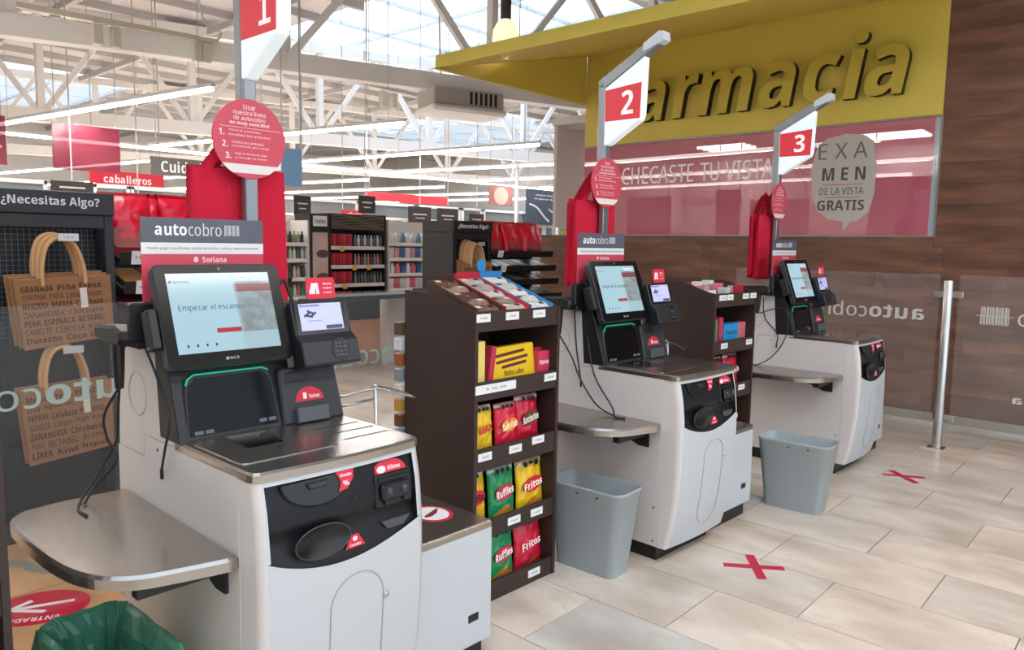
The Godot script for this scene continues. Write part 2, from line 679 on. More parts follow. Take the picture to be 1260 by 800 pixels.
	txt(st, "Optica", -0.42, 0, 0.55, 0.17, T(0, 0, 0), true, 0.01, 0.15)
	txt(st, "Soriana", 0.55, 0, 0.7, 0.13, T(0, 0, 0), true, 0.01, 0.15)
	part(sg, "lettering", st, hx("ffffff", 0.6))
	st = S(true)
	lathe(st, [Vector2(0, 0.07), Vector2(0.05, 0.04), Vector2(0.06, 0), Vector2(0.02, -0.09), Vector2(0, -0.1)], 12, T(0.06, 0, 0), 1, 0.3)
	part(sg, "leaf_mark", st, hx("f2d6dc", 0.6))
	for a in [[-5.5, 0.34, 0.5, "c7b0ae"], [-4.35, 0.16, 0.55, "c01a38"], [-3.7, 0.36, 0.42, "cdbab8"], [-2.35, 0.34, 0.62, "9c1030"]]:
		var b := thing("hanging_panel", "%s hanging panel behind the pink pharmacy window" % {"c7b0ae": "wide grey-pink", "c01a38": "narrow bright red", "cdbab8": "pale square", "9c1030": "dark red tall"}[a[3]], "panel", Vector3(a[0], 1.82, -8.9))
		st = S()
		bb(st, -a[1], a[1], 0, a[2], -0.01, 0.01, 0.003)
		part(b, "board", st, hx(a[3], 0.6))
		for k in 2:
			st = S()
			bb(st, -a[1] * 0.9 + k * a[1] * 1.75, -a[1] * 0.9 + k * a[1] * 1.75 + 0.01, a[2], 3.3 - 1.82, -0.005, 0.005)
			part(b, "hanger_rod", st, hx("cfcfcf", 0.4, 0.5))
	# green fascia, sloped hood and its side fin
	var gm := mt("olive_green", Color("d8c458"), 0.55)
	st = S()
	bb(st, -6.03, -1.84, 2.94, 4.3, WZ - 0.2, WZ, 0.004)
	var fas := struct("trim_1", st, gm)
	var hood := struct_node("trim_2")
	st = S()
	var side := poly([-8.13, 4.09, -5.48, 3.477, -5.48, 3.60, -5.56, 3.62, -8.13, 4.24])
	prism(st, side, -6.03, -1.84, Transform3D(Basis(Vector3(0, 0, 1), Vector3(0, 1, 0), Vector3(1, 0, 0)), Vector3.ZERO))
	part(hood, "hood_slab", st, gm)
	st = S()
	prism(st, poly([-8.13, 3.48, -5.48, 3.477, -8.13, 4.1]), -6.09, -6.03, Transform3D(Basis(Vector3(0, 0, 1), Vector3(0, 1, 0), Vector3(1, 0, 0)), Vector3.ZERO))
	part(hood, "side_fin", st, gm)
	var lt := thing("pharmacy_letters", "raised olive italic farmacia lettering with dark edges on the green fascia", "sign", Vector3(0, 0, WZ))
	st = S()
	txt(st, "farmacia", -3.80, 3.495, 3.3, 0.66, T(0, 0, 0.09), true, 0.006, 0.16)
	part(lt, "letter_faces", st, mt("olive_letter", Color("c4b044"), 0.55))
	st = S()
	txt(st, "farmacia", -3.80, 3.495, 3.3, 0.66, T(0, 0, 0.0), true, 0.09, 0.16)
	part(lt, "letter_backs", st, hx("1c1a10", 0.6))

# ---------------------------------------------------------------- roof and lighting
func truss(a: Vector3, b: Vector3, n: int, label: String) -> void:
	var t := thing("roof_truss", label, "truss")
	var m := mt("truss_paint", Color("f0edea"), 0.6)
	var top := Vector3(0, 2.35, 0)
	var st := S()
	beam(st, a, b, 0.26, 0.3)
	part(t, "bottom_chord", st, m)
	st = S()
	beam(st, a + top, b + top, 0.22, 0.22)
	part(t, "top_chord", st, m)
	for i in n + 1:
		var p := a.lerp(b, float(i) / n)
		st = S()
		beam(st, p, p + top, 0.15, 0.15)
		part(t, "post", st, m)
		if i < n:
			var q := a.lerp(b, (i + 0.5) / n)
			var r := a.lerp(b, float(i + 1) / n)
			for e in [[p, q + top], [r, q + top]]:
				st = S()
				beam(st, e[0], e[1], 0.12, 0.12)
				part(t, "diagonal_brace", st, m)

# the stretches of a bar from a to b that lie outside the skylights
func cut(a: float, b: float, at: float, holes: Array, along_z: bool) -> Array:
	var out := [[a, b]]
	for h in holes:
		var lo: float = h[0] if along_z else h[2]
		var hi: float = h[1] if along_z else h[3]
		if at < lo or at > hi:
			continue
		var p: float = h[2] if along_z else h[0]
		var q: float = h[3] if along_z else h[1]
		var nxt := []
		for c in out:
			if q < c[0] or p > c[1]:
				nxt.append(c)
				continue
			if p > c[0]:
				nxt.append([c[0], p])
			if q < c[1]:
				nxt.append([q, c[1]])
		out = nxt
	return out

func roof() -> void:
	# deck with three skylight openings; sheets between purlins
	var holes := [[-20.6, -9.6, -19.5, -10.8], [-37.0, -27.5, -11.5, -5.0], [-31, -21, -31, -21.5], [-3.0, 3.0, -3.0, 5.0]]
	var ceil := struct_node("ceiling")
	var xs := [-41.0, 5.5]
	var zs := [-33.3, 7.5]
	for h in holes:
		xs.append(h[0]); xs.append(h[1]); zs.append(h[2]); zs.append(h[3])
	xs.sort()
	zs.sort()
	var deck := mt("roof_deck", Color("c0bdbe"), 0.75)
	for i in xs.size() - 1:
		for j in zs.size() - 1:
			var c := Vector2((xs[i] + xs[i + 1]) / 2, (zs[j] + zs[j + 1]) / 2)
			var open := false
			for h in holes:
				if c.x > h[0] and c.x < h[1] and c.y > h[2] and c.y < h[3]:
					open = true
			if open or xs[i + 1] - xs[i] < 0.01 or zs[j + 1] - zs[j] < 0.01:
				continue
			var st := S()
			bb(st, xs[i], xs[i + 1], 7.0, 7.15, zs[j], zs[j + 1])
			part(ceil, "deck_sheet", st, deck)
	var x := -36.0
	while x < 4:
		for c in cut(-33.0, 7.2, x, holes, true):
			var st := S()
			bb(st, x - 0.05, x + 0.05, 6.82, 7.0, c[0], c[1])
			part(ceil, "purlin", st, mt("purlin_paint", Color("b6b3b4"), 0.7))
		x += 1.55
	var z := -31.0
	while z < 6:
		for c in cut(-41.0, 5.2, z, holes, false):
			var st := S()
			bb(st, c[0], c[1], 6.68, 6.83, z - 0.06, z + 0.06)
			part(ceil, "rafter", st, mt("purlin_paint", Color("b6b3b4"), 0.7))
		z += 3.1
	var n := 3
	for h in holes:
		var wn := struct_node("window_%d" % n)
		n += 1
		var nx := int(round((h[1] - h[0]) / 2.2))
		var nz := int(round((h[3] - h[2]) / 2.2))
		var dx: float = (h[1] - h[0]) / nx
		var dz: float = (h[3] - h[2]) / nz
		var st := S()
		for i in nx + 1:
			bb(st, h[0] + i * dx - 0.03, h[0] + i * dx + 0.03, 7.02, 7.1, h[2], h[3])
		for i in nz + 1:
			bb(st, h[0], h[1], 7.02, 7.1, h[2] + i * dz - 0.03, h[2] + i * dz + 0.03)
		part(wn, "glazing_bar", st, hx("c9d2d8", 0.4, 0.4))
		for i in nz:
			st = S()
			bb(st, h[0], h[1], 7.05, 7.06, h[2] + i * dz + 0.03, h[2] + (i + 1) * dz - 0.03)
			part(wn, "pane", st, mats["clear_glass"])
	var d := Vector3(0.309, 0, -0.951)
	truss(Vector3(-12.27, 4.5, -3.2) - d * 7.6, Vector3(-12.27, 4.5, -3.2) + d * 15.2, 6, "pale steel roof truss nearest the checkout, its heavy lower chord above the lights")
	truss(Vector3(-18.0, 4.4, -11.2) - d * 12.0, Vector3(-18.0, 4.4, -11.2) + d * 20.0, 10, "pale steel roof truss further back, behind the hanging light rows")
	truss(Vector3(-26.5, 4.4, -12) - d * 12.0, Vector3(-26.5, 4.4, -12) + d * 20.0, 10, "far pale steel roof truss low above the distant aisles")

func led_row(a: Vector3, b: Vector3, label: String, e := 1.0) -> void:
	var t := thing("linear_light", label, "ceiling light", (a + b) / 2, 0, "rows of white light tubes")
	var d := (b - a)
	var h := d / 2
	var dir := d.normalized()
	var st := S()
	beam(st, -h + Vector3(0, 0.05, 0), h + Vector3(0, 0.05, 0), 0.07, 0.05)
	part(t, "housing", st, hx("e4e4e4", 0.5))
	var n := maxi(1, int(round(d.length() / 2.4)))
	for i in n:
		st = S(true)
		tube(st, [-h + d * (i + 0.01) / n, -h + d * (i + 0.99) / n], 0.032, 8)
		part(t, "light_tube", st, glow("lamp_tube", Color("fffdfa"), 10.0))
	for s in [-0.9, 0.9]:
		st = S()
		beam(st, h * s + Vector3(0, 0.06, 0), h * s + Vector3(0, 3.41, 0), 0.008, 0.008)
		part(t, "hanger_wire", st, hx("c8c8c8", 0.4, 0.5))
	var al := AreaLight3D.new()
	al.name = "row_light"
	al.area_size = Vector2(0.06, d.length())
	al.light_energy = LIGHT_E * e * d.length() / 7.0
	al.light_color = Color("fffaf6")
	al.shadow_enabled = true
	al.area_range = 60
	var x := Vector3.UP.cross(dir).normalized()
	al.basis = Basis(x, dir, x.cross(dir))
	if al.basis.z.y < 0:
		al.basis = Basis(-x, dir, (-x).cross(dir))
	al.position = Vector3(0, -0.045, 0)
	t.add_child(al)

const LIGHT_E := 14.0

func lights() -> void:
	var y := TUBE_Y
	led_row(Vector3(-15.716, y, -4.03), Vector3(-9.615, y, -4.86), "nearest light row, rising above the dark rack and grey banner", 1.2)
	led_row(Vector3(-16.7, y, -7.0), Vector3(-9.76, y, -8.2), "light row ending between the round sign and the white truss posts", 1.2)
	led_row(Vector3(-16.9, y, -10.6), Vector3(-9.616, y, -11.5), "light row running beneath the second truss", 1.2)
	led_row(Vector3(-16.9, y, -13.66), Vector3(-10.3, y, -14.6), "light row reaching behind the green fin of the pharmacy", 1.2)
	led_row(Vector3(-16.9, y, -16.9), Vector3(-10.5, y, -17.7), "far light row just above the portrait poster", 1.2)
	led_row(Vector3(-16.9, y, -20.2), Vector3(-10.5, y, -21.0), "farthest short light row behind the pharmacy corner", 1.2)
	led_row(Vector3(-16.95, y, -3.0), Vector3(-17.0, y, -10.2), "light row running lengthways beneath the pink hanging banner", 1.2)
	led_row(Vector3(-17.25, y, -10.8), Vector3(-17.2, y, -22.0), "light row running lengthways across the four cross rows", 1.2)
	for i in 7:
		led_row(Vector3(-33.0, y, -3.0 - i * 3.3), Vector3(-19.5, y, -5.0 - i * 3.3), "distant light row deep over the aisles, number %s beyond the lengthways row" % ["one", "two", "three", "four", "five", "six", "seven"][i], 1.3)
	# rows over the checkout lanes, above the frame
	led_row(Vector3(-15.0, y, -1.2), Vector3(-4.2, y, -1.9), "light row passing over the bag racks, outside the picture", 0.9)
	led_row(Vector3(-15.0, y, 2.2), Vector3(-3.4, y, 1.5), "first light row behind the camera, mirrored in the pharmacy window", 0.6)
	led_row(Vector3(-15.0, y, 5.4), Vector3(-3.4, y, 4.7), "second light row behind the camera, mirrored in the pharmacy window", 0.6)
	led_row(Vector3(0.4, y, 4.0), Vector3(0.4, y, -7.2), "added unseen light row over the shoppers' side of the checkout", 0.6)  # unseen row, added to brighten the pharmacy fascia and wood wall
	led_row(Vector3(2.9, y, 4.0), Vector3(2.9, y, -7.2), "added unseen light row along the entrance glazing", 0.4)  # second unseen row, added to light the same wall from the front
	var t := thing("pendant_lamp", "warm glowing pendant lamp with a dark stem above the green hood", "lamp", Vector3(-5.84, 4.0, -6.35))
	var st := S(true)
	lathe(st, [Vector2(0.0, 0.13), Vector2(0.05, 0.125), Vector2(0.1, 0.08), Vector2(0.14, 0.0), Vector2(0.15, -0.1), Vector2(0.14, -0.14), Vector2(0, -0.145)], 20)
	part(t, "lamp_shade", st, glow("lamp_warm", Color("ffe3bc"), 1.0))
	st = S(true)
	tube(st, [Vector3(0, 0.11, 0), Vector3(0, 3.0, 0)], 0.06, 10)
	part(t, "stem", st, hx("3a3531", 0.5))
	var ol := OmniLight3D.new()
	ol.name = "bulb_light"
	ol.light_energy = 0.35
	ol.light_color = Color("ffe9cc")
	ol.omni_range = 60
	ol.shadow_enabled = true
	ol.light_size = 0.1
	ol.position.y = -0.25
	t.add_child(ol)
	# track spot rails on the first truss
	for r in [[Vector3(-11.5, 4.62, -3.2), Vector3(-11.2, 4.62, -5.75), "track light rail with spot heads and a looped cable, beside the lane one pole"], [Vector3(-11.0, 4.42, -7.8), Vector3(-11.1, 4.42, -10.5), "track light rail hung below the first truss behind lane one"]]:
		var tr := thing("track_rail", r[2], "track light", r[0])
		var b: Vector3 = r[1] - r[0]
		st = S()
		beam(st, Vector3.ZERO, b, 0.06, 0.07)
		part(tr, "rail", st, hx("cfc7b6", 0.5))
		for k in [0.36, 0.45, 0.88, 0.93]:
			st = S()
			box(st, b * k + Vector3(0, -0.2, 0), Vector3(0.12, 0.28, 0.12), 0.01)
			part(tr, "spot_head", st, hx("d8d2c4", 0.5))
		st = S(true)
		tube(st, curve([b + Vector3(0, 0.02, 0), b + Vector3(0, 0.15, -0.05), b * 0.95 + Vector3(0, 0.2, 0), b * 0.9 + Vector3(0, 0.5, 0), b * 0.88 + Vector3(0, 1.5, 0), b * 0.88 + Vector3(0, 2.2, 0)], 4), 0.018, 6)
		part(tr, "cable", st, hx("d8d2c4", 0.5))


func roof_fittings() -> void:
	var t := thing("air_unit", "white ceiling air unit with dark grille slots under the nearest truss", "air conditioner", Vector3(-10.2, 4.1, -9.9), 72)
	var st := S()
	bb(st, -0.75, 0.75, -0.12, 0.0, -0.45, 0.45, 0.05)
	part(t, "casing", st, hx("e2dcd6", 0.5))
	st = S()
	bb(st, -0.7, 0.7, 0.0, 0.3, -0.38, 0.38, 0.02)
	part(t, "housing", st, hx("b0a8a2", 0.6))
	for k in 6:
		st = S()
		bb(st, 0.0 + k * 0.1, 0.05 + k * 0.1, 0.04, 0.26, 0.38, 0.385)
		part(t, "grille_slot", st, hx("1c1a19", 0.6))
	for p in [[-14.5, 5.3, -4.6, "over the dark rack"], [-9.4, 5.1, -10.6, "before the skylight"]]:
		var d := thing("dish_lamp", "small unlit dish lamp hanging on a wire %s" % p[3], "lamp", Vector3(p[0], p[1], p[2]))
		st = S(true)
		lathe(st, [Vector2(0, 0.06), Vector2(0.06, 0.06), Vector2(0.09, 0.02), Vector2(0.22, -0.03), Vector2(0.22, -0.045), Vector2(0, -0.02)], 20)
		part(d, "dish", st, hx("d8d2cc", 0.5))
		st = S()
		beam(st, Vector3(0, 0.05, 0), Vector3(0, 6.69 - p[1], 0), 0.012, 0.012)
		part(d, "wire", st, hx("8a8682", 0.5))

# ---------------------------------------------------------------- self-checkout kiosks
func depth_at(y: float) -> float:
	var ys := [0.09, 0.2, 0.35, 0.5, 0.65, 0.76, 0.88, 0.985]
	var ds := [0.050, 0.080, 0.103, 0.115, 0.119, 0.117, 0.104, 0.080]
	for i in ys.size() - 1:
		if y <= ys[i + 1]:
			var t := clampf((y - ys[i]) / (ys[i + 1] - ys[i]), 0, 1)
			return lerpf(ds[i], ds[i + 1], t)
	return ds[-1]

const KW := 0.596
func front(x: float, y: float) -> Vector3:
	# x across the front from 0 to KW; the ends turn back to the body
	var d := depth_at(y)
	var u := x / KW
	var bow := 0.016 * sin(PI * clampf(u, 0, 1))
	return Vector3(x, y, d - 0.006 + bow)

func fascia_low(x: float) -> float:
	var u := clampf((x - 0.02) / 0.56, 0, 1)
	return 0.752 - 0.06 * sin(PI * pow(u, 0.85))

func kiosk(i: int) -> void:
	var lab: String = ["white self-checkout kiosk of lane one, nearest, with the largest touchscreen in view", "white self-checkout kiosk of lane two, beside the grey bin and snack shelf", "white self-checkout kiosk of lane three, farthest, before the wood wall"][i]
	var k := thing("checkout_kiosk", lab, "self checkout", Vector3(K[i][0], 0, K[i][1]), K[i][2], "self-checkout kiosks")
	var white: Material = mats["white_shell"]
	var beige: Material = mats["beige_side"]
	var black: Material = mats["black_plastic"]
	var dark: Material = mats["dark_plastic"]
	var steel: Material = mats["brushed_steel"]
	var side := Transform3D(Basis(Vector3(0, 0, 1), Vector3(0, 1, 0), Vector3(-1, 0, 0)), Vector3.ZERO) # xy polygon = (z, y), extruded toward -x
	var st := S()
	bb(st, 0.04, 0.555, 0, 0.1, -0.8, -0.03, 0.004)
	part(k, "plinth", st, black)
	# carcass and side panels
	st = S()
	prism(st, poly([0, 0.09, 0, 0.984, -0.375, 0.984, -0.47, 1.31, -0.60, 1.355, -0.72, 1.34, -0.82, 1.25, -0.87, 1.08, -0.90, 0.74, -0.90, 0.09]), -KW, -0.006, side)
	part(k, "carcass", st, beige)
	st = S()
	prism(st, poly([-0.002, 0.092, -0.002, 0.982, -0.372, 0.982, -0.66, 0.982, -0.66, 0.905, -0.898, 0.905, -0.898, 0.092]), -0.007, 0, side, 0.001)
	part(k, "side_panel", st, beige)
	st = S()
	prism(st, poly([-0.374, 0.985, -0.468, 1.308, -0.60, 1.352, -0.718, 1.337, -0.818, 1.248, -0.868, 1.08, -0.885, 0.908, -0.663, 0.908, -0.663, 0.985]), -0.007, 0, side, 0.001)
	part(k, "side_panel", st, beige)
	st = S()
	for p in [[-0.03, 0.30], [-0.03, 0.12], [-0.55, 0.95]]:
		st = S()
		prism(st, oval(0.006, 0.006, 8, p[0], p[1]), 0, 0.002, side)
		part(k, "screw", st, hx("6d6a66", 0.4, 0.6))
	# round speaker vent outline on the side, high on the back
	st = S(true)
	var ring := []
	for a in 24:
		ring.append(Vector3(-0.001, 1.12 + sin(TAU * a / 24) * 0.075, -0.70 + cos(TAU * a / 24) * 0.075))
	tube(st, ring, 0.0025, 6, true)
	part(k, "vent_ring", st, hx("b9b3ae", 0.5))
	# front shell
	st = S(true)
	var cheek := func(u: float, v: float) -> Vector3:
		var y := lerpf(0.09, 0.985, v)
		var f := front(0.024, y)
		var e := Vector3(0.002, y, 0.0).lerp(Vector3(0.006, y, f.z - 0.012), minf(u / 0.8, 1.0))
		if u > 0.8:
			return Vector3(0.006, y, f.z - 0.012).lerp(f, (u - 0.8) / 0.2)
		return e
	grid(st, cheek, 5, 18, Vector3(-1, 0, 0.6))
	part(k, "front_cheek", st, beige)
	st = S(true)
	grid(st, func(u: float, v: float) -> Vector3:
		var y := lerpf(0.09, 0.985, v)
		var f := front(KW - 0.02, y)
		return f.lerp(Vector3(KW, y, f.z - 0.014), u * 4) if u < 0.25 else Vector3(KW, y, lerpf(f.z - 0.014, 0.0, (u - 0.25) / 0.75)), 4, 18, Vector3(1, 0, 0.6))
	part(k, "front_cheek", st, beige)
	st = S(true)
	var lo := func(u: float, v: float) -> Vector3:
		var x := lerpf(0.024, KW - 0.02, u)
		return front(x, lerpf(0.09, fascia_low(x), v))
	grid(st, lo, 16, 14, Vector3(0, 0, 1))
	grid(st, func(u: float, v: float) -> Vector3: return front(lerpf(0.024, KW - 0.02, u), lerpf(0.962, 0.985, v)), 16, 1, Vector3(0, 0, 1))
	grid(st, func(u: float, v: float) -> Vector3: return front(lerpf(0.024, 0.034, u), lerpf(fascia_low(0.024), 0.962, v)), 1, 6, Vector3(0, 0, 1))
	grid(st, func(u: float, v: float) -> Vector3: return front(lerpf(KW - 0.032, KW - 0.02, u), lerpf(fascia_low(KW), 0.962, v)), 1, 6, Vector3(0, 0, 1))
	grid(st, func(u: float, v: float) -> Vector3:
		var f := front(lerpf(0.006, KW - 0.006, u), 0.09)
		return Vector3(f.x, 0.09, lerpf(0, f.z, v)), 8, 2, Vector3(0, -1, 0))
	part(k, "front_shell", st, white)
	# oval service door: a grey ring paints its shaded groove; then the lock
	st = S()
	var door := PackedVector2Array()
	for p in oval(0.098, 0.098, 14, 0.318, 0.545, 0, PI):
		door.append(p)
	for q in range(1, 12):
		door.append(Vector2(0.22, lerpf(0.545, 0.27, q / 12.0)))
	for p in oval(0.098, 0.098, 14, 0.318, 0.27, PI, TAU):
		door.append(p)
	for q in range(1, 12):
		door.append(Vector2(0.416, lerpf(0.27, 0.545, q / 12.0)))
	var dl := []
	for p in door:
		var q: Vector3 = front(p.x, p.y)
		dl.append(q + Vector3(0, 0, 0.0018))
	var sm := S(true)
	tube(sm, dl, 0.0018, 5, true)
	var dr := part(k, "service_door_shade_line", sm, hx("a6aaae", 0.6))
	st = S(true)
	lathe(st, [Vector2(0.011, 0), Vector2(0.011, 0.006), Vector2(0.008, 0.009), Vector2(0, 0.009)], 12, Transform3D(Basis(Vector3.RIGHT, PI / 2), front(0.425, 0.535)))
	part(dr, "lock", st, hx("b9bcc0", 0.35, 0.6))
	fascia(k)
	# steel counter
	st = S()
	var top := PackedVector2Array()
	for p in [[0.0, -0.415], [0.0, 0.05], [0.006, 0.072], [0.024, 0.084], [0.16, 0.095], [0.30, 0.099], [0.44, 0.095], [0.575, 0.084], [0.598, 0.07], [0.606, 0.05], [0.606, -0.415]]:
		top.append(Vector2(p[0], -p[1]))
	prism(st, top, 0.978, 1.006, Transform3D(FLAT, Vector3.ZERO), 0.007)
	var ctr := part(k, "counter", st, steel)
	st = S()
	prism(st, rrect(0.335, 0.36, 0.02, 4, 0.19, 0.20), 1.0055, 1.0095, Transform3D(FLAT, Vector3.ZERO), 0.002)
	part(ctr, "scanner_plate", st, steel)
	st = S()
	prism(st, poly([0.135, 0.345, 0.262, 0.33, 0.245, 0.165, 0.12, 0.165]), 1.0095, 1.0102, Transform3D(FLAT, Vector3.ZERO))
	part(ctr, "scanner_glass", st, hx("0c0d10", 0.04))
	for s in 3:
		st = S()
		prism(st, rrect(0.18, 0.009, 0.004, 3, 0.493, 0.24 - s * 0.088), 1.0055, 1.0064, Transform3D(FLAT, Vector3.ZERO))
		part(ctr, "drain_slot", st, hx("2a211c", 0.6))
	# vertical scanner tower with its dark window and green light
	st = S()
	var tw := T(0.19, 1.006, -0.375) * Transform3D(Basis(Vector3.RIGHT, deg_to_rad(-14)), Vector3.ZERO)
	prism(st, poly([-0.168, 0, -0.158, 0.16, -0.148, 0.195, -0.12, 0.215, 0.12, 0.215, 0.148, 0.2, 0.16, 0.165, 0.172, 0]), -0.11, 0, tw, 0.006)
	var twp := part(k, "scanner_tower", st, black)
	st = S()
	prism(st, poly([-0.155, 0.012, -0.147, 0.15, -0.138, 0.18, -0.115, 0.198, 0.117, 0.198, 0.137, 0.185, 0.148, 0.155, 0.158, 0.012]), 0, 0.0015, tw)
	part(twp, "scanner_window", st, hx("0c0d0f", 0.06, 0.0, 0.28))
	st = S(true)
	tube(st, [tw * Vector3(-0.150, 0.178, 0.004), tw * Vector3(-0.142, 0.198, 0.004), tw * Vector3(-0.12, 0.211, 0.004), tw * Vector3(0.12, 0.211, 0.004), tw * Vector3(0.142, 0.2, 0.004)], 0.0035, 6)
	part(twp, "status_light", st, glow("lamp_green", Color("18a878"), 0.55))
	for q in [[-0.125, 0.022], [-0.09, 0.022], [0.10, 0.03], [0.135, 0.03]]:
		st = S()
		prism(st, rrect(0.028, 0.012, 0.002, 2, q[0], q[1]), 0.0015, 0.002, tw)
		part(twp, "icon_print", st, hx("5a5c60", 0.5))
	# black spine behind, up to the monitor
	st = S()
	prism(st, poly([-0.372, 1.0, -0.475, 1.33, -0.52, 1.46, -0.56, 1.46, -0.52, 1.0]), -0.42, 0.002, side, 0.003)
	part(k, "spine", st, black)
	# receipt printer
	st = S()
	var pr := T(0.478, 1.006, -0.36) * Transform3D(Basis(Vector3.RIGHT, deg_to_rad(-12)), Vector3.ZERO)
	prism(st, poly([-0.118, 0.0, -0.118, 0.19, -0.105, 0.2, 0.1, 0.2, 0.112, 0.192, 0.13, 0.0]), -0.14, 0, pr, 0.006)
	var pp := part(k, "receipt_printer", st, dark)
	st = S()
	prism(st, rrect(0.1, 0.035, 0.004, 3, -0.045, 0.165), 0, 0.003, pr, 0.002)
	part(pp, "access_slot", st, black)
	st = S()
	prism(st, poly([-0.075, 0.0, -0.075, 0.05, -0.062, 0.056, 0.045, 0.056, 0.055, 0.05, 0.055, 0.0]), -0.002, 0.025, pr, 0.004)
	part(pp, "paper_mouth", st, hx("4a4d52", 0.35))
	st = S()
	prism(st, oval(0.058, 0.05, 14, -0.008, 0.075, 0, PI), 0, 0.001, pr)
	part(pp, "ticket_sticker", st, hx("c8203a", 0.5))
	st = S()
	txt(st, "Ticket", 0.012, 0.09, 0.045, 0.014, pr * T(0, 0, 0.001), true)
	bb(st, -0.033, -0.019, 0.083, 0.105, 0.001, 0.0016, 0, pr)
	part(pp, "lettering", st, hx("f0e0e2", 0.5))
	monitor(k, i)
	terminal(k, i)
	bag_box(k)
	side_shelf(k)

func fascia(k: Node3D) -> void:
	# recessed dark panel: rim walls run back from the shell, the lower third steps out to a ledge
	var back := func(x: float, y: float) -> Vector3:
		var f := front(x, y)
		var r := 0.012
		if y < 0.83:
			r = lerpf(0.012, 0.03, clampf((0.83 - y) / 0.03, 0, 1))
		if y < 0.78:
			r = lerpf(0.03, 0.003, clampf((0.78 - y) / 0.07, 0, 1))
		return f - Vector3(0, 0, r)
	var st := S(true)
	grid(st, func(u: float, v: float) -> Vector3:
		var x := lerpf(0.034, KW - 0.032, u)
		return back.call(x, lerpf(fascia_low(x), 0.962, v)), 18, 22, Vector3(0, 0, 1))
	var p := part(k, "fascia", st, mt("fascia_black", Color("1d1e21"), 0.42, 0.0, 0.35))
	st = S()
	for e in [0.034, KW - 0.032]:
		grid(st, func(u: float, v: float) -> Vector3:
			var y := lerpf(fascia_low(e), 0.962, u)
			return front(e, y).lerp(back.call(e, y), v), 8, 1, Vector3(1 if e < 0.3 else -1, 0, 0))
	grid(st, func(u: float, v: float) -> Vector3:
		var x := lerpf(0.034, KW - 0.032, u)
		return front(x, 0.962).lerp(back.call(x, 0.962), v), 12, 1, Vector3(0, -1, 0))
	grid(st, func(u: float, v: float) -> Vector3:
		var x := lerpf(0.034, KW - 0.032, u)
		var y := fascia_low(x)
		return front(x, y).lerp(back.call(x, y), v), 12, 1, Vector3(0, 1, 0))
	part(p, "rim", st, hx("1b1c1f", 0.4))
	var at := func(x: float, y: float, off := 0.002) -> Transform3D:
		var q: Vector3 = back.call(x, y)
		var ty: Vector3 = ((back.call(x, minf(y + 0.02, 0.96)) as Vector3) - (back.call(x, y - 0.02) as Vector3)).normalized()
		if y < 0.83:
			ty = Vector3.UP
		var n := Vector3.RIGHT.cross(ty).normalized()
		return Transform3D(Basis(Vector3.RIGHT, ty, n), q + n * off)
	# coin return hanging from the top edge
	st = S()
	prism(st, oval(0.125, 0.085, 18, 0, 0, PI, TAU), -0.01, 0.006, at.call(0.205, 0.958), 0.004)
	var cr := part(p, "coin_return", st, hx("141518", 0.3))
	st = S()
	prism(st, poly([-0.045, -0.012, 0.028, -0.012, 0.02, -0.032, -0.036, -0.032]), 0.004, 0.016, at.call(0.205, 0.958), 0.004)
	part(cr, "coin_flap", st, hx("26282c", 0.4))
	# change cup: a dark round dish with a front lip
	st = S(true)
	var cup: Transform3D = at.call(0.2, 0.772, 0.012)
	grid(st, func(u: float, v: float) -> Vector3:
		var a := TAU * u
		return Vector3(cos(a) * 0.093 * v, sin(a) * 0.05 * v, -0.022 * (1 - v * v) + 0.016), 24, 5, Vector3(0, 0, 1), cup)
	var cc := part(p, "change_cup", st, hx("08080a", 0.35))
	st = S(true)
	var rim := []
	for a in 24:
		rim.append(cup * Vector3(cos(TAU * a / 24) * 0.094, sin(TAU * a / 24) * 0.051, 0.0155))
	tube(st, rim, 0.003, 6, true)
	part(cc, "cup_rim", st, hx("2e3034", 0.35))
	# note acceptor
	st = S()
	var na: Transform3D = at.call(0.472, 0.866, 0.0)
	prism(st, rrect(0.145, 0.105, 0.006), -0.004, 0.008, na, 0.003)
	var np := part(p, "note_acceptor", st, hx("0d0e10", 0.35))
	st = S()
	bb(st, -0.055, 0.055, -0.03, 0.022, 0.008, 0.026, 0.006, na)
	bb(st, -0.06, 0.06, 0.03, 0.04, 0.008, 0.014, 0.002, na)
	bb(st, -0.045, -0.03, -0.045, -0.03, 0.008, 0.02, 0.002, na)
	bb(st, 0.03, 0.045, -0.045, -0.03, 0.008, 0.02, 0.002, na)
	part(np, "slot_body", st, hx("1d1e21", 0.3))
	for s in [-0.028, 0.03]:
		st = S(true)
		lathe(st, [Vector2(0.014, 0), Vector2(0.013, 0.006), Vector2(0, 0.008)], 12, na * T(s, -0.004, 0.026) * Transform3D(Basis(Vector3.RIGHT, PI / 2), Vector3.ZERO))
		part(np, "slot_roller", st, hx("3c3e42", 0.25))
	st = S()
	bb(st, -0.016, 0.016, -0.005, 0.005, -0.001, 0.002, 0.001, at.call(0.33, 0.872, 0.001))
	part(p, "vent", st, hx("0c0c0e", 0.5))
	st = S()
	prism(st, poly([-0.06, 0.014, 0.058, 0.014, 0.03, -0.016, -0.034, -0.016]), 0, 0.004, at.call(0.478, 0.755, 0.008), 0.002)
	part(p, "note_tray", st, hx("46494d", 0.4))
	# red stickers
	st = S()
	prism(st, poly([-0.034, 0.025, 0.03, 0.025, 0.025, -0.002, 0.0, -0.03, -0.032, -0.034, -0.02, -0.008]), 0, 0.001, at.call(0.296, 0.934, 0.0085))
	part(p, "red_sticker", st, hx("d3263f", 0.5))
	st = S()
	prism(st, oval(0.068, 0.042, 14, 0, 0, 0, PI), 0, 0.001, at.call(0.466, 0.918, 0.002))
	part(p, "red_sticker", st, hx("d3263f", 0.5))
	st = S()
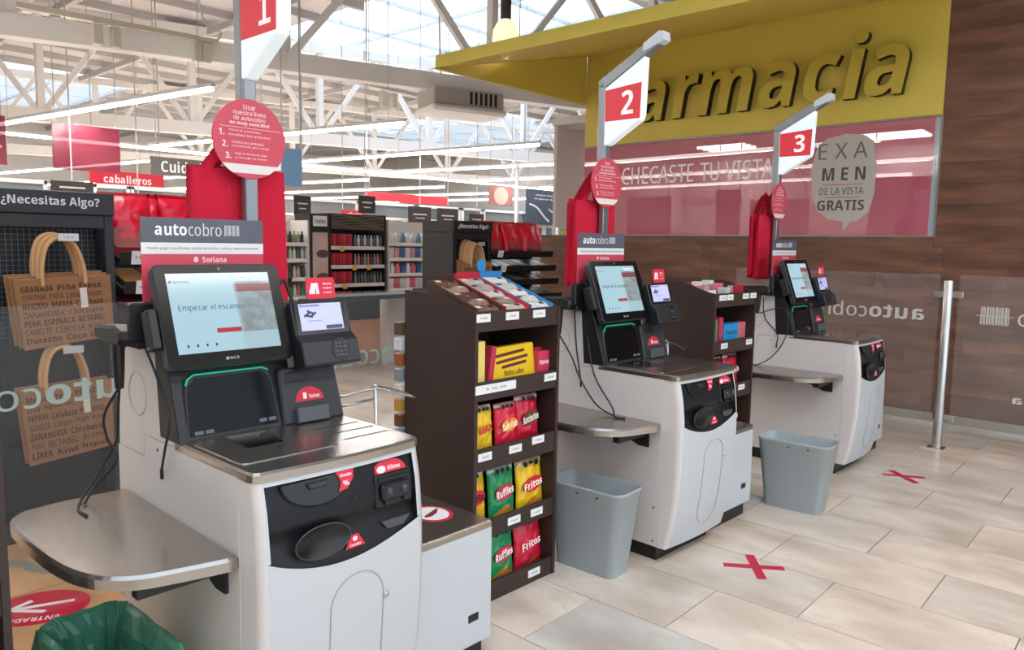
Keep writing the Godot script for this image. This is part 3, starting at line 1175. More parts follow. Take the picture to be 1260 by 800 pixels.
	prism(st, poly([-0.036, -0.022, -0.016, 0.02, 0.01, 0.02, 0.036, -0.02]), 0, 0.001, at.call(0.31, 0.745, 0.014))
	part(p, "red_sticker", st, hx("d3263f", 0.5))
	st = S()
	txt(st, "Monedas", 0.0, 0.012, 0.04, 0.01, at.call(0.296, 0.934, 0.0097), true)
	txt(st, "%", -0.002, -0.013, 0.022, 0.016, at.call(0.296, 0.934, 0.0097), true)
	txt(st, "Billetes", 0.02, 0.014, 0.05, 0.014, at.call(0.466, 0.918, 0.0032), true)
	prism(st, oval(0.018, 0.012, 10, -0.03, 0.012), 0, 0.0005, at.call(0.466, 0.918, 0.003))
	txt(st, "Cambio", 0.0, -0.012, 0.04, 0.009, at.call(0.31, 0.745, 0.0152), true)
	prism(st, oval(0.009, 0.008, 8, -0.002, 0.006), 0, 0.0005, at.call(0.31, 0.745, 0.015))
	part(p, "sticker_print", st, hx("f4dfe2", 0.5))

func screen_tex() -> ImageTexture:
	var im := Image.create(320, 240, false, Image.FORMAT_RGB8)
	im.fill(Color("bfe4f2"))
	var n := FastNoiseLite.new()
	n.seed = 4
	n.frequency = 0.02
	for y in 240:
		for x in range(196, 320):
			if y < 28:
				continue
			var t := clampf((x - 196) / 14.0, 0, 1)
			var c := Color("a9b9bf").lerp(Color("8d8f90"), clampf(n.get_noise_2d(x, y) + 0.5, 0, 1))
			if y > 34 and y < 60:
				c = Color("8c3a3c")
			if y > 185:
				c = Color("b8d6e2")
			im.set_pixel(x, y, im.get_pixel(x, y).lerp(c, t * 0.85))
	im.fill_rect(Rect2i(124, 170, 76, 14), Color("c8414f"))
	for q in [[28, 214], [56, 214], [84, 214], [112, 214]]:
		im.fill_rect(Rect2i(q[0], q[1], 6, 8), Color("3c5560"))
	return ImageTexture.create_from_image(im)

func flat_quad(w: float, h: float, xf: Transform3D) -> SurfaceTool:
	var st := S()
	var v := [Vector3(-w / 2, -h / 2, 0), Vector3(w / 2, -h / 2, 0), Vector3(w / 2, h / 2, 0), Vector3(-w / 2, h / 2, 0)]
	var uv := [Vector2(0, 1), Vector2(1, 1), Vector2(1, 0), Vector2(0, 0)]
	for j in [0, 2, 1, 0, 3, 2]:
		st.set_uv(uv[j])
		st.add_vertex(xf * v[j])
	return st

func monitor(k: Node3D, i: int) -> void:
	var f := tilt(0.188, 1.243, -0.365, 19.2)
	var st := S()
	prism(st, rrect(0.436, 0.345, 0.022, 5, 0, 0.1725), -0.035, 0.0, f, 0.004)
	var m := part(k, "monitor", st, hx("3b3c3f", 0.35, 0.3))
	st = S()
	prism(st, rrect(0.43, 0.339, 0.02, 5, 0, 0.1725), -0.001, 0.0012, f)
	part(m, "bezel", st, hx("0b0b0d", 0.22, 0.0, 0.35))
	if not mats.has("screen_touch"):
		var sm := mt("screen_touch", Color("101418"), 0.12)
		sm.emission_enabled = true
		sm.emission = Color.BLACK
		sm.emission_texture = screen_tex()
		sm.emission_energy_multiplier = 0.8
	part(m, "screen", flat_quad(0.355, 0.266, f * T(-0.003, 0.18, 0.0016)), mats["screen_touch"])
	st = S()
	txt(st, "Empezar el escaneo", -0.045, 0.195, 0.225, 0.026, f * T(0, 0, 0.0018), false, 0.0004)
	part(m, "screen_lettering", st, hx("39505c", 0.5))
	st = S()
	txt(st, "Soriana", -0.135, 0.285, 0.05, 0.009, f * T(0, 0, 0.0018), false, 0.0004)
	prism(st, oval(0.005, 0.005, 8, -0.17, 0.285), 0, 0.0004, f * T(0, 0, 0.0018))
	part(m, "screen_logo", st, hx("c06a70", 0.5))
	st = S()
	txt(st, "Soriana", 0.11, 0.295, 0.08, 0.02, f * T(0, 0, 0.0018), true, 0.0004)
	part(m, "screen_logo", st, hx("f0f4f6", 0.5))
	st = S()
	txt(st, "NCR", 0.0, 0.022, 0.032, 0.009, f * T(0, 0, 0.0015), true, 0.0004)
	prism(st, oval(0.006, 0.006, 8, -0.025, 0.022), 0, 0.0004, f * T(0, 0, 0.0015))
	prism(st, oval(0.004, 0.004, 8, 0.0, 0.328), 0, 0.0004, f * T(0, 0, 0.0015))
	part(m, "maker_mark", st, hx("8e9092", 0.4))
	# side speaker or reader block with its cable
	st = S()
	prism(st, rrect(0.03, 0.13, 0.008, 3, -0.235, 0.14), -0.06, -0.01, f, 0.004)
	part(m, "side_reader", st, mats["black_plastic"])
	st = S(true)
	tube(st, curve([f * Vector3(0.215, 0.25, -0.03), f * Vector3(0.245, 0.29, -0.02), f * Vector3(0.262, 0.2, -0.02), f * Vector3(0.255, 0.05, -0.03), f * Vector3(0.24, -0.04, -0.05)], 5), 0.007, 6)
	part(m, "cable", st, mats["black_plastic"])

func terminal(k: Node3D, i: int) -> void:
	var f := tilt(0.526, 1.205, -0.335, 16)
	var st := S()
	var side := Transform3D(f.basis * Basis(Vector3(0, 0, 1), Vector3(0, 1, 0), Vector3(-1, 0, 0)), f.origin)
	prism(st, poly([-0.04, 0.0, 0.03, 0.0, 0.036, 0.008, 0.034, 0.085, 0.006, 0.118, 0.0, 0.235, -0.02, 0.24, -0.04, 0.225]), -0.116, 0.116, side, 0.004)
	var t := part(k, "card_terminal", st, hx("202226", 0.4))
	st = S()
	prism(st, rrect(0.214, 0.12, 0.008, 3, 0, 0.176), 0, 0.0035, f * T(0, 0, 0.0035))
	part(t, "display_bezel", st, hx("101114", 0.2))
	st = S()
	prism(st, rrect(0.176, 0.098, 0.002, 2, -0.002, 0.18), 0, 0.0008, f * T(0, 0, 0.0071))
	part(t, "screen", st, glow("screen_terminal", Color("aeb0e2"), 0.42))
	st = S()
	txt(st, "Bienvenido", -0.045, 0.222, 0.08, 0.01, f * T(0, 0, 0.008), true, 0.0004)
	for q in [[-0.06, 0.19, 0.5], [-0.045, 0.197, -0.4], [-0.035, 0.188, 0.6], [-0.052, 0.183, -0.2]]:
		prism(st, rrect(0.03, 0.008, 0.002, 2), 0, 0.0004, f * T(q[0], q[1], 0.008) * Transform3D(Basis(Vector3.BACK, q[2]), Vector3.ZERO))
	txt(st, "Inserte o acerque", -0.03, 0.165, 0.06, 0.007, f * T(0, 0, 0.008), false, 0.0004)
	prism(st, rrect(0.07, 0.014, 0.005, 3, 0.045, 0.14), 0, 0.0004, f * T(0, 0, 0.008))
	part(t, "screen_print", st, hx("45485f", 0.5))
	st = S()
	prism(st, oval(0.036, 0.043, 16, 0.036, 0.052), 0, 0.002, f * T(0, 0, 0.0355), 0.001)
	part(t, "keypad_well", st, hx("0a0a0c", 0.25))
	for r in 4:
		for c in 3:
			st = S()
			prism(st, rrect(0.013, 0.009, 0.002, 2, 0.02 + c * 0.017, 0.03 + r * 0.015), 0, 0.003, f * T(0, 0, 0.037), 0.001)
			part(t, "key", st, hx("44474c", 0.4))
	# red notice standing on the terminal
	st = S()
	var g := tilt(0.54, 1.445, -0.40, 8)
	prism(st, rrect(0.12, 0.078, 0.008, 3, 0, 0.036), -0.003, 0, g, 0.001)
	var nt := part(k, "notice_card", st, hx("d3263f", 0.5))
	nt.set_meta("label", "small red notice card with a white bag symbol")
	st = S()
	prism(st, poly([-0.046, 0.015, -0.05, 0.02, -0.038, 0.055, -0.012, 0.055, -0.008, 0.015, -0.02, 0.015, -0.022, 0.048, -0.026, 0.015]), 0, 0.0006, g)
	for r in 3:
		txt(st, ["Inserta", "tarjeta", "aqui"][r], 0.027, 0.052 - r * 0.016, 0.035, 0.008, g, true)
	part(nt, "print", st, hx("f6dde0", 0.5))

func bag_box(k: Node3D) -> void:
	var st := S()
	bb(st, 0.61, 1.06, 0.09, 0.545, -0.47, -0.02, 0.004)
	var b := part(k, "bagging_base", st, mats["white_shell"])
	st = S()
	bb(st, 0.63, 1.04, 0, 0.092, -0.44, -0.05, 0.004)
	part(b, "base_plinth", st, mats["black_plastic"])
	st = S()
	prism(st, rrect(0.45, 0.45, 0.008, 3, 0.835, 0.245), 0.545, 0.573, Transform3D(FLAT, Vector3.ZERO), 0.006)
	part(b, "weighing_plate", st, mats["brushed_steel"])
	st = S()
	bb(st, 0.615, 0.998, 0.10, 0.315, -0.02, -0.017, 0.001)
	var d := part(b, "hatch", st, mats["white_shell"])
	st = S()
	bb(st, 0.93, 0.985, 0.19, 0.222, -0.018, -0.0155, 0.001)
	part(d, "latch", st, hx("17181a", 0.4))
	st = S()
	prism(st, oval(0.082, 0.095, 24, 0.93, 0.235), 0.573, 0.574, Transform3D(FLAT, Vector3.ZERO))
	var p := part(b, "prohibition_sticker", st, hx("c3263a", 0.5))
	st = S()
	prism(st, oval(0.066, 0.078, 24, 0.93, 0.235), 0.574, 0.5745, Transform3D(FLAT, Vector3.ZERO))
	part(p, "white_field", st, hx("e8e4e2", 0.5))
	st = S()
	prism(st, poly([0.88, 0.215, 0.89, 0.23, 0.93, 0.245, 0.98, 0.265, 0.982, 0.255, 0.95, 0.225, 0.91, 0.21]), 0.5745, 0.575, Transform3D(FLAT, Vector3.ZERO))
	part(p, "symbol", st, hx("7a2530", 0.5))
	# wire bag holder behind the plate
	st = S(true)
	var y := 1.03
	tube(st, [Vector3(0.89, 0.56, -0.455), Vector3(0.89, 0.62, -0.54), Vector3(0.89, y + 0.012, -0.55)], 0.008, 6)
	tube(st, curve([Vector3(0.72, y, -0.55), Vector3(0.89, y + 0.012, -0.55), Vector3(1.0, y - 0.02, -0.545), Vector3(1.09, y - 0.05, -0.54), Vector3(1.105, y - 0.055, -0.555), Vector3(1.09, y - 0.045, -0.57), Vector3(1.0, y - 0.01, -0.575), Vector3(0.9, y + 0.02, -0.57)], 4), 0.006, 6)
	tube(st, [Vector3(0.72, y - 0.04, -0.55), Vector3(0.89, y - 0.03, -0.55)], 0.006, 6)
	part(b, "bag_hook_frame", st, mats["steel"])

func side_shelf(k: Node3D) -> void:
	# rounded steel plate on the near side, on a black bracket
	var st := S()
	var o := PackedVector2Array()
	for p in [[-0.0, -0.004], [-0.0, -0.84], [-0.09, -0.843], [-0.19, -0.845], [-0.30, -0.835], [-0.36, -0.80], [-0.385, -0.74], [-0.392, -0.62], [-0.392, -0.45], [-0.385, -0.33], [-0.365, -0.21], [-0.325, -0.12], [-0.26, -0.06], [-0.18, -0.03], [-0.05, 0.004], [-0.02, 0.006]]:
		o.append(Vector2(p[0], -p[1]))
	var pts := []
	for p in o.slice(2):
		pts.append(Vector3(p.x, p.y, 0))
	var fine := PackedVector2Array([o[0], o[1]])
	for p in curve(pts, 4):
		fine.append(Vector2(p.x, p.y))
	o = fine
	prism(st, o, 0.715, 0.753, Transform3D(FLAT, Vector3.ZERO), 0.009)
	var s := part(k, "side_shelf", st, mats["brushed_steel"])
	st = S()
	var side := Transform3D(Basis(Vector3(0, 0, 1), Vector3(0, 1, 0), Vector3(-1, 0, 0)), Vector3.ZERO)
	prism(st, poly([-0.07, 0.615, -0.07, 0.716, -0.75, 0.716, -0.75, 0.66, -0.25, 0.66, -0.13, 0.615]), 0.0, 0.012, side)
	var x := Transform3D(Basis.IDENTITY, Vector3(-0.013, 0, -0.1))
	bb(st, -0.24, 0, 0.675, 0.715, -0.02, 0.02, 0.002, x)
	bb(st, -0.24, 0, 0.675, 0.715, -0.52, -0.48, 0.002, x)
	part(s, "bracket", st, mats["black_plastic"])

# ---------------------------------------------------------------- things at the lanes
const SIDE := Basis(Vector3(0, 0, 1), Vector3(0, 1, 0), Vector3(-1, 0, 0)) # xy drawn on the near flank

func kf(i: int) -> Transform3D:
	return Transform3D(Basis(Vector3.UP, deg_to_rad(K[i][2])), Vector3(K[i][0], 0, K[i][1]))

func on_kiosk(i: int, p: Vector3) -> Vector3:
	return kf(i) * p

func lane_sign(i: int) -> void:
	var nm: String = ["one", "two", "three"][i]
	var t := thing("lane_sign", "lit lane sign with a white %d on red, on a grey pole above kiosk %s" % [i + 1, nm], "sign", on_kiosk(i, Vector3(0.463, 1.3, -0.76)), K[i][2])
	var st := S()
	bb(st, -0.026, 0.026, 0.0, 1.31, -0.024, 0.012, 0.004)
	part(t, "pole", st, hx("8d9298", 0.35, 0.7))
	st = S()
	bb(st, -0.03, 0.03, 0.86, 1.315, -0.05, 0.0, 0.004)
	var f := Transform3D(SIDE, Vector3.ZERO)
	prism(st, poly([-0.05, 1.29, -0.05, 1.335, 0.36, 1.545, 0.39, 1.54, 0.395, 1.50, 0.0, 1.29]), -0.03, 0.03, f, 0.003)
	part(t, "frame", st, hx("8d9094", 0.4, 0.5))
	st = S()
	prism(st, poly([0.262, 1.455, 0.262, 1.502, 0.365, 1.554, 0.398, 1.548, 0.404, 1.50, 0.385, 1.49]), -0.033, 0.033, f, 0.004)
	part(t, "arm_tip", st, hx("d4dbe2", 0.35))
	st = S()
	prism(st, poly([0.0, 0.95, 0.03, 0.955, 0.25, 1.08, 0.262, 1.11, 0.272, 1.43, 0.0, 1.285]), -0.026, 0.028, f, 0.004)
	part(t, "light_box", st, glow("sign_glow_white", Color("dfecf0"), 0.45))
	for s in [1.0, -1.0]:
		var g := f if s > 0 else Transform3D(Basis(Vector3(0, 0, -1), Vector3(0, 1, 0), Vector3(1, 0, 0)), Vector3.ZERO)
		st = S()
		prism(st, poly([0.006, 1.09, 0.256 * s + (0.0 if s > 0 else 0.0), 1.088, 0.262 * s, 1.29, 0.004, 1.272]), 0.028, 0.0292, g)
		part(t, "red_band", st, glow("sign_glow_red", Color("d8323f"), 0.22))
		st = S()
		txt(st, str(i + 1), 0.165 * s, 1.187, 0.05 if i == 0 else 0.085, 0.135, g * T(0, 0, 0.0292), true, 0.001)
		if i == 0:
			bb(st, 0.165 * s - 0.025, 0.165 * s + 0.055, 1.119, 1.135, 0.0292, 0.0302, 0, g)
		part(t, "number", st, glow("sign_glow_number", Color("f6eceb"), 0.35))

func round_sign(i: int) -> void:
	var nm: String = ["one", "two", "three"][i]
	var t := thing("round_sign", "round red instruction sign with steps 1 to 3 on the pole of lane %s" % nm, "sign", on_kiosk(i, Vector3(0.455, 2.03, -0.742)), K[i][2])
	var st := S()
	prism(st, oval(0.148, 0.148, 40), -0.004, 0.002, Transform3D.IDENTITY, 0.001)
	part(t, "disc", st, hx("cf4a5c", 0.45))
	st = S()
	var seg := PackedVector2Array()
	for p in oval(0.1475, 0.1475, 16, 0, 0, PI + 0.70, TAU - 0.70):
		seg.append(p)
	prism(st, Geometry2D.intersect_polygons(seg, poly([-0.2, -0.128, 0.2, -0.128, 0.2, -0.09, -0.2, -0.09]))[0], 0.002, 0.003)
	part(t, "white_band", st, hx("e9e2df", 0.5))
	st = S()
	var f := T(0, 0, 0.002)
	for r in [["Usar", 0.117, 0.05, 0.018, false], ["nuestra linea", 0.096, 0.13, 0.017, false], ["de autocobro", 0.076, 0.13, 0.017, false], ["es muy sencillo!", 0.055, 0.16, 0.017, true]]:
		txt(st, r[0], 0, r[1], r[2], r[3], f, r[4])
	bb(st, -0.12, 0.13, 0.039, 0.0405, 0.002, 0.0028)
	var steps := [["Toca la pantalla,", "escanea tus articulos"], ["Coloca tus articulos", "en la bascula, pesa o paga"], ["Elige tu forma de pago", "y recoge tu ticket"]]
	for r in 3:
		var y := 0.018 - r * 0.042
		txt(st, "%d." % (r + 1), -0.112 + r * 0.012, y, 0.022, 0.023, f, true)
		txt(st, steps[r][0], -0.085 + r * 0.012, y + 0.009, 0.13, 0.009, f, false, 0.0006, 0, -1)
		txt(st, steps[r][1], -0.085 + r * 0.012, y - 0.006, 0.17 - r * 0.02, 0.009, f, false, 0.0006, 0, -1)
	part(t, "lettering", st, hx("f3dde0", 0.5))

func placard(i: int) -> void:
	var nm: String = ["one", "two", "three"][i]
	var t := thing("placard", "autocobro placard in grey, white and red standing behind the monitor of lane %s" % nm, "sign", on_kiosk(i, Vector3(0.188, 1.36, -0.56)), K[i][2])
	var st := S()
	bb(st, -0.213, 0.213, 0, 0.24, -0.006, -0.001, 0.001)
	part(t, "red_board", st, hx("d4485c", 0.45))
	st = S()
	bb(st, -0.213, 0.213, 0.278, 0.36, -0.006, 0.0, 0.001)
	part(t, "grey_band", st, hx("595c68", 0.45))
	st = S()
	bb(st, -0.213, 0.213, 0.24, 0.278, -0.006, 0.0, 0.001)
	part(t, "white_band", st, hx("e6e5e4", 0.45))
	st = S()
	var f := T(0, 0, 0.0)
	txt(st, "auto", -0.117, 0.32, 0.105, 0.037, f, true)
	part(t, "lettering", st, hx("f2f2f2", 0.5))
	st = S()
	txt(st, "cobro", -0.001, 0.323, 0.115, 0.043, f, false)
	for b in 11:
		bb(st, 0.068 + b * 0.0052, 0.068 + b * 0.0052 + [0.0035, 0.0015, 0.002][b % 3], 0.302 + (0.003 if b % 2 else 0.0), 0.34, 0, 0.0006)
	part(t, "lettering", st, hx("d6d4d2", 0.5))
	st = S()
	txt(st, "Puedes pagar con efectivo, tarjetas de debito, credito y vales electronicos.", 0.0, 0.259, 0.39, 0.011, f, false)
	part(t, "lettering", st, hx("70727a", 0.5))
	st = S()
	txt(st, "Soriana", 0.03, 0.222, 0.085, 0.02, T(0, 0, -0.001), true)
	prism(st, oval(0.008, 0.01, 10, -0.035, 0.222), 0, 0.0006, T(0, 0, -0.001))
	part(t, "lettering", st, hx("f0d8dc", 0.5))

func tote_mesh(w: float, h: float, th: float, sd: int) -> ArrayMesh:
	var st := S(true)
	var n := FastNoiseLite.new()
	n.seed = sd
	n.frequency = 2.2
	for s in [1.0, -1.0]:
		grid(st, func(u: float, v: float) -> Vector3:
			var x := (u - 0.5) * w * (1.0 - 0.05 * v)
			var edge := pow(sin(PI * clampf(u, 0.0, 1.0)), 0.35)
			var z: float = s * th * 0.5 * (0.45 + 0.55 * (1 - v)) * edge + n.get_noise_2d(u * 3 + s * 5, v * 3) * 0.012 * edge
			return Vector3(x, v * h + 0.006 * n.get_noise_1d(u * 4), z), 10, 10, Vector3(0, 0, s))
	st.generate_normals()
	return st.commit()

func red_totes(i: int) -> void:
	var nm: String = ["one", "two", "three"][i]
	var cnt := 4
	for b in cnt:
		var t := thing("red_tote_bag", "red fabric tote bag hanging on the pole of lane %s, %s of the bundle" % [nm, ["frontmost", "second", "third", "rearmost"][b]], "tote bag", on_kiosk(i, Vector3(0.44 + [0.0, 0.02, 0.034, 0.05][b], 1.42 + [0.0, -0.02, 0.012, -0.01][b], -0.815 - b * 0.034)), K[i][2] + [0.0, 2.0, -2.0, 1.0][b], "red tote bags on the poles")
		mesh_part(t, "pouch", tote_mesh(0.42, 0.5, 0.045, 20 + b + i * 5), mats["red_fabric"], Transform3D.IDENTITY)
		for s in [1.0, -1.0]:
			var st := S(true)
			var pts := curve([Vector3(-0.15, 0.46, 0.008 * s), Vector3(-0.10, 0.53, 0.01 * s), Vector3(-0.035, 0.61, 0.008 * s), Vector3(0.02, 0.67, 0.004), Vector3(0.05, 0.64, 0.008 * s), Vector3(0.085, 0.55, 0.012 * s), Vector3(0.11, 0.46, 0.008 * s)], 5)
			for j in pts.size() - 1:
				var a: Vector3 = pts[j]
				var c: Vector3 = pts[j + 1]
				var d := (c - a).normalized().cross(Vector3(0, 0, 1)) * 0.017
				tri_ccw(st, a + d, c + d, c - d, Vector3(0, 0, s))
				tri_ccw(st, a + d, c - d, a - d, Vector3(0, 0, s))
			part(t, "handle", st, mats["red_fabric"])

func hand_scanner(i: int) -> void:
	var nm: String = ["one", "two", "three"][i]
	var t := thing("hand_scanner", "black handheld barcode scanner hanging at the side of kiosk %s" % nm, "scanner", on_kiosk(i, Vector3(-0.08, 1.155, -0.63)), K[i][2], "handheld scanners")
	var black: Material = mats["black_plastic"]
	var st := S()
	prism(st, poly([-0.135, 0.16, -0.14, 0.195, -0.12, 0.205, 0.03, 0.215, 0.085, 0.2, 0.095, 0.175, 0.08, 0.15, 0.02, 0.148, -0.06, 0.15]), -0.03, 0.03, Transform3D(SIDE, Vector3.ZERO), 0.01)
	part(t, "head", st, black)
	st = S(true)
	lathe(st, [Vector2(0.0, 0.0), Vector2(0.014, 0.002), Vector2(0.017, 0.05), Vector2(0.02, 0.16)], 12, Transform3D(Basis(Vector3.RIGHT, 0.05), Vector3(0, 0, -0.01)))
	part(t, "handle", st, black)
	st = S()
	bb(st, 0.0, 0.082, 0.17, 0.29, 0.07, 0.105, 0.006)
	bb(st, 0.02, 0.08, 0.14, 0.17, 0.0, 0.1, 0.005)
	part(t, "holder", st, black)
	st = S(true)
	var o := Vector3(-0.08, 1.155, -0.63)
	var c1 := [Vector3(-0.08, 1.16, -0.64), Vector3(-0.075, 1.05, -0.68), Vector3(-0.06, 0.95, -0.75), Vector3(-0.10, 0.84, -0.80), Vector3(-0.16, 0.765, -0.79), Vector3(-0.20, 0.758, -0.70), Vector3(-0.20, 0.758, -0.62)]
	var c2 := [Vector3(-0.03, 1.30, -0.545), Vector3(-0.02, 1.18, -0.46), Vector3(-0.02, 1.08, -0.40), Vector3(-0.02, 0.98, -0.44), Vector3(-0.02, 0.905, -0.472)]
	if i == 1:
		c1 = [Vector3(-0.08, 1.16, -0.64), Vector3(-0.06, 1.04, -0.56), Vector3(-0.05, 0.92, -0.50), Vector3(-0.06, 0.80, -0.38), Vector3(-0.07, 0.758, -0.25), Vector3(-0.07, 0.758, -0.18), Vector3(-0.10, 0.758, -0.22), Vector3(-0.05, 0.80, -0.28), Vector3(-0.03, 0.95, -0.42), Vector3(-0.02, 1.15, -0.48)]
		c2 = [Vector3(-0.03, 1.30, -0.57), Vector3(-0.02, 1.1, -0.56), Vector3(-0.02, 0.95, -0.53), Vector3(-0.02, 0.9, -0.52)]
	elif i == 2:
		c1 = [Vector3(-0.08, 1.16, -0.62), Vector3(-0.03, 1.2, -0.45), Vector3(-0.03, 1.02, -0.42), Vector3(-0.05, 0.85, -0.5), Vector3(-0.08, 0.76, -0.62), Vector3(-0.09, 0.757, -0.75)]
		c2 = [Vector3(-0.03, 1.28, -0.62), Vector3(-0.02, 1.12, -0.6), Vector3(-0.02, 1.01, -0.5), Vector3(-0.02, 0.93, -0.5)]
	var c3 := [Vector3(-0.08, 1.16, -0.64), Vector3(-0.11, 1.06, -0.70), Vector3(-0.09, 0.97, -0.74), Vector3(-0.07, 0.90, -0.71), Vector3(-0.12, 0.80, -0.78), Vector3(-0.17, 0.759, -0.74)]
	for c in ([c1, c2, c3] if i == 0 else [c1, c2]):
		var q := []
		for p in c:
			q.append(p - o)
		st = S(true)
		tube(st, curve(q, 6), 0.0045, 6)
		part(t, "cable", st, black)
	st = S()
	box(st, (c2[-1] as Vector3) - o - Vector3(0, 0.015, 0), Vector3(0.01, 0.035, 0.01), 0.002)
	part(t, "cable_plug", st, black)

func waste_bin(label: String, at: Vector3, turn: float, lined := false) -> void:
	var t := thing("waste_bin", label, "bin", at, turn, "rectangular waste bins")
	var m := mt("bin_grey", Color("9aa2a4"), 0.5)
	var w0 := 0.175
	var d0 := 0.085
	var w1 := 0.228
	var d1 := 0.122
	var h := 0.45
	var ringp := func(w: float, d: float, y: float) -> Array:
		var r := []
		for p in rrect(w * 2, d * 2, minf(w, d) * 0.45, 5):
			r.append(Vector3(p.x, y, p.y))
		return r
	var rings := [ringp.call(w0, d0, 0.0), ringp.call(lerpf(w0, w1, 0.95), lerpf(d0, d1, 0.95), h * 0.95), ringp.call(w1, d1, h * 0.955), ringp.call(w1 + 0.005, d1 + 0.005, h - 0.006), ringp.call(w1, d1, h), ringp.call(w1 - 0.006, d1 - 0.006, h - 0.004), ringp.call(w0 - 0.004, d0 - 0.004, 0.012)]
	var st := S(true)
	for k in rings.size() - 1:
		var n: int = rings[k].size()
		for j in n:
			var l := (j + 1) % n
			var mid: Vector3 = (rings[k][j] + rings[k][l]) / 2
			var fn := Vector3(mid.x, 0, mid.z) * (1.0 if k < 4 else -1.0)
			if k == 4:
				fn = Vector3.UP
			tri_ccw(st, rings[k][j], rings[k][l], rings[k + 1][l], fn)
			tri_ccw(st, rings[k][j], rings[k + 1][l], rings[k + 1][j], fn)
	part(t, "tub", st, m)
	st = S()
	bb(st, -w0 + 0.03, w0 - 0.03, 0.002, 0.012, -d0 + 0.01, d0 - 0.01)
	part(t, "bottom", st, m)
	if lined:
		var gm := mt("green_film", Color("5a9c83"), 0.26)
		gm.backlight_enabled = true
		gm.backlight = Color("4fb08c")
		var n := FastNoiseLite.new()
		n.seed = 5
		n.frequency = 1.0
		var levels := [[0.026, h - 0.20], [0.034, h - 0.12], [0.026, h - 0.05], [0.016, h + 0.004], [0.002, h + 0.016], [-0.012, h + 0.004], [-0.024, h - 0.04], [-0.03, h - 0.09], [-0.038, h - 0.15], [-0.045, h - 0.22], [-0.055, h - 0.3], [-0.07, 0.06]]
		st = S(false)
		var rr := []
		for l in levels.size():
			var ring := []
			var d: float = levels[l][0]
			var base: Array = ringp.call(w1 + d, d1 + d, levels[l][1])
			var fine := []
			for j in base.size():
				for q in 6:
					fine.append((base[j] as Vector3).lerp(base[(j + 1) % base.size()], q / 6.0))
			for p in fine:
				var amp := 0.02 if l < 3 else (0.007 if l < 6 else 0.03)
				var w: float = (n.get_noise_3d(p.x * 24, l * 0.35, p.z * 24) + 0.5 * n.get_noise_3d(p.x * 60, l * 0.9, p.z * 60)) * amp
				if l > 5:
					w -= 0.008
				var o := Vector3(p.x, 0, p.z).normalized() * (w + rng.randf_range(-0.004, 0.004))
				ring.append(p + o + Vector3(0, n.get_noise_2d(p.x * 22 + 3, p.z * 22) * (0.03 if l == 0 else 0.008), 0))
			rr.append(ring)
		for l in levels.size() - 1:
			var cnt: int = rr[l].size()
			for j in cnt:
				var k := (j + 1) % cnt
				var mid: Vector3 = rr[l][j]
				var fn := Vector3(mid.x, 0, mid.z) * (1.0 if l < 3 else -1.0)
				if l == 3 or l == 4:
					fn = Vector3.UP
				tri_ccw(st, rr[l][j], rr[l][k], rr[l + 1][k], fn)
				tri_ccw(st, rr[l][j], rr[l + 1][k], rr[l + 1][j], fn)
		part(t, "bin_liner", st, gm)
	else:
		for s in [-0.02, 0.1]:
			st = S()
			bb(st, s - 0.006, s + 0.006, h - 0.04, h - 0.032, d1 - 0.004, d1 + 0.004)
			part(t, "rim_notch", st, hx("4c5356", 0.6))

func tape_cross(label: String, a: Array) -> void:
	var t := thing("floor_tape_cross", label, "floor tape", Vector3((a[0] + a[2]) / 2, 0, (a[1] + a[3]) / 2), 0, "red tape crosses")
	for k in 2:
		var p := Vector3(a[k * 4], 0, a[k * 4 + 1]) - t.position
		var q := Vector3(a[k * 4 + 2], 0, a[k * 4 + 3]) - t.position
		var st := S()
		beam(st, p + Vector3(0, 0.0008 + k * 0.0006, 0), q + Vector3(0, 0.0008 + k * 0.0006, 0), 0.048, 0.0008)
		part(t, "tape_strip", st, hx("c02640", 0.4))

# ---------------------------------------------------------------- candy shelves
const LIPS := [[1.265, 1.354], [0.955, 1.04], [0.635, 0.735], [0.31, 0.395], [0.0, 0.09]]

func candy_shelf(label: String, at: Vector3, turn: float, bays := true) -> Node3D:
	var t := thing("snack_shelf", label, "shelf", at, turn, "dark snack shelves between the kiosks")
	var m: Material = mats["brown_board"]
	var W := 0.575
	for x in [0.0, W - 0.02]:
		var st := S()
		prism(st, poly([0, 0, 0, 1.354, -0.06, 1.365, -0.13, 1.385, -0.19, 1.41, -0.25, 1.422, -0.485, 1.427, -0.485, 0]), -x - 0.02, -x, Transform3D(SIDE, Vector3.ZERO), 0.0)
		part(t, "side_board", st, m)
	var st := S()
	bb(st, 0.02, W - 0.02, 0, 1.39, -0.485, -0.47)
	part(t, "back_board", st, m)
	for k in LIPS.size():
		st = S()
		bb(st, 0.02, W - 0.02, LIPS[k][0], LIPS[k][1], -0.022, -0.003, 0.002)
		var lp := part(t, "shelf_lip", st, m)
		st = S()
		var y: float = LIPS[k][1] - 0.05
		var b := Transform3D(Basis(Vector3.RIGHT, 0.3 if k == 0 else 0.0), Vector3(0, y, -0.02))
		bb(st, 0.02, W - 0.02, -0.015, 0.0, -0.45, 0.0, 0.001, b)
		part(t, "shelf_board", st, m)
	return t

func price_tag(t: Node3D, x: float, y: float, w := 0.085, h := 0.036) -> void:
	var st := S()
	bb(st, x - w / 2, x + w / 2, y - h / 2, y + h / 2, -0.003, 0.0008)
	var p := part(t, "price_tag", st, hx("e4e4e2", 0.5))
	st = S()
	txt(st, "$ 16.50", x, y, w * 0.5, h * 0.3, T(0, 0, 0.0008), true)
	part(p, "lettering", st, hx("8a8a8c", 0.5))

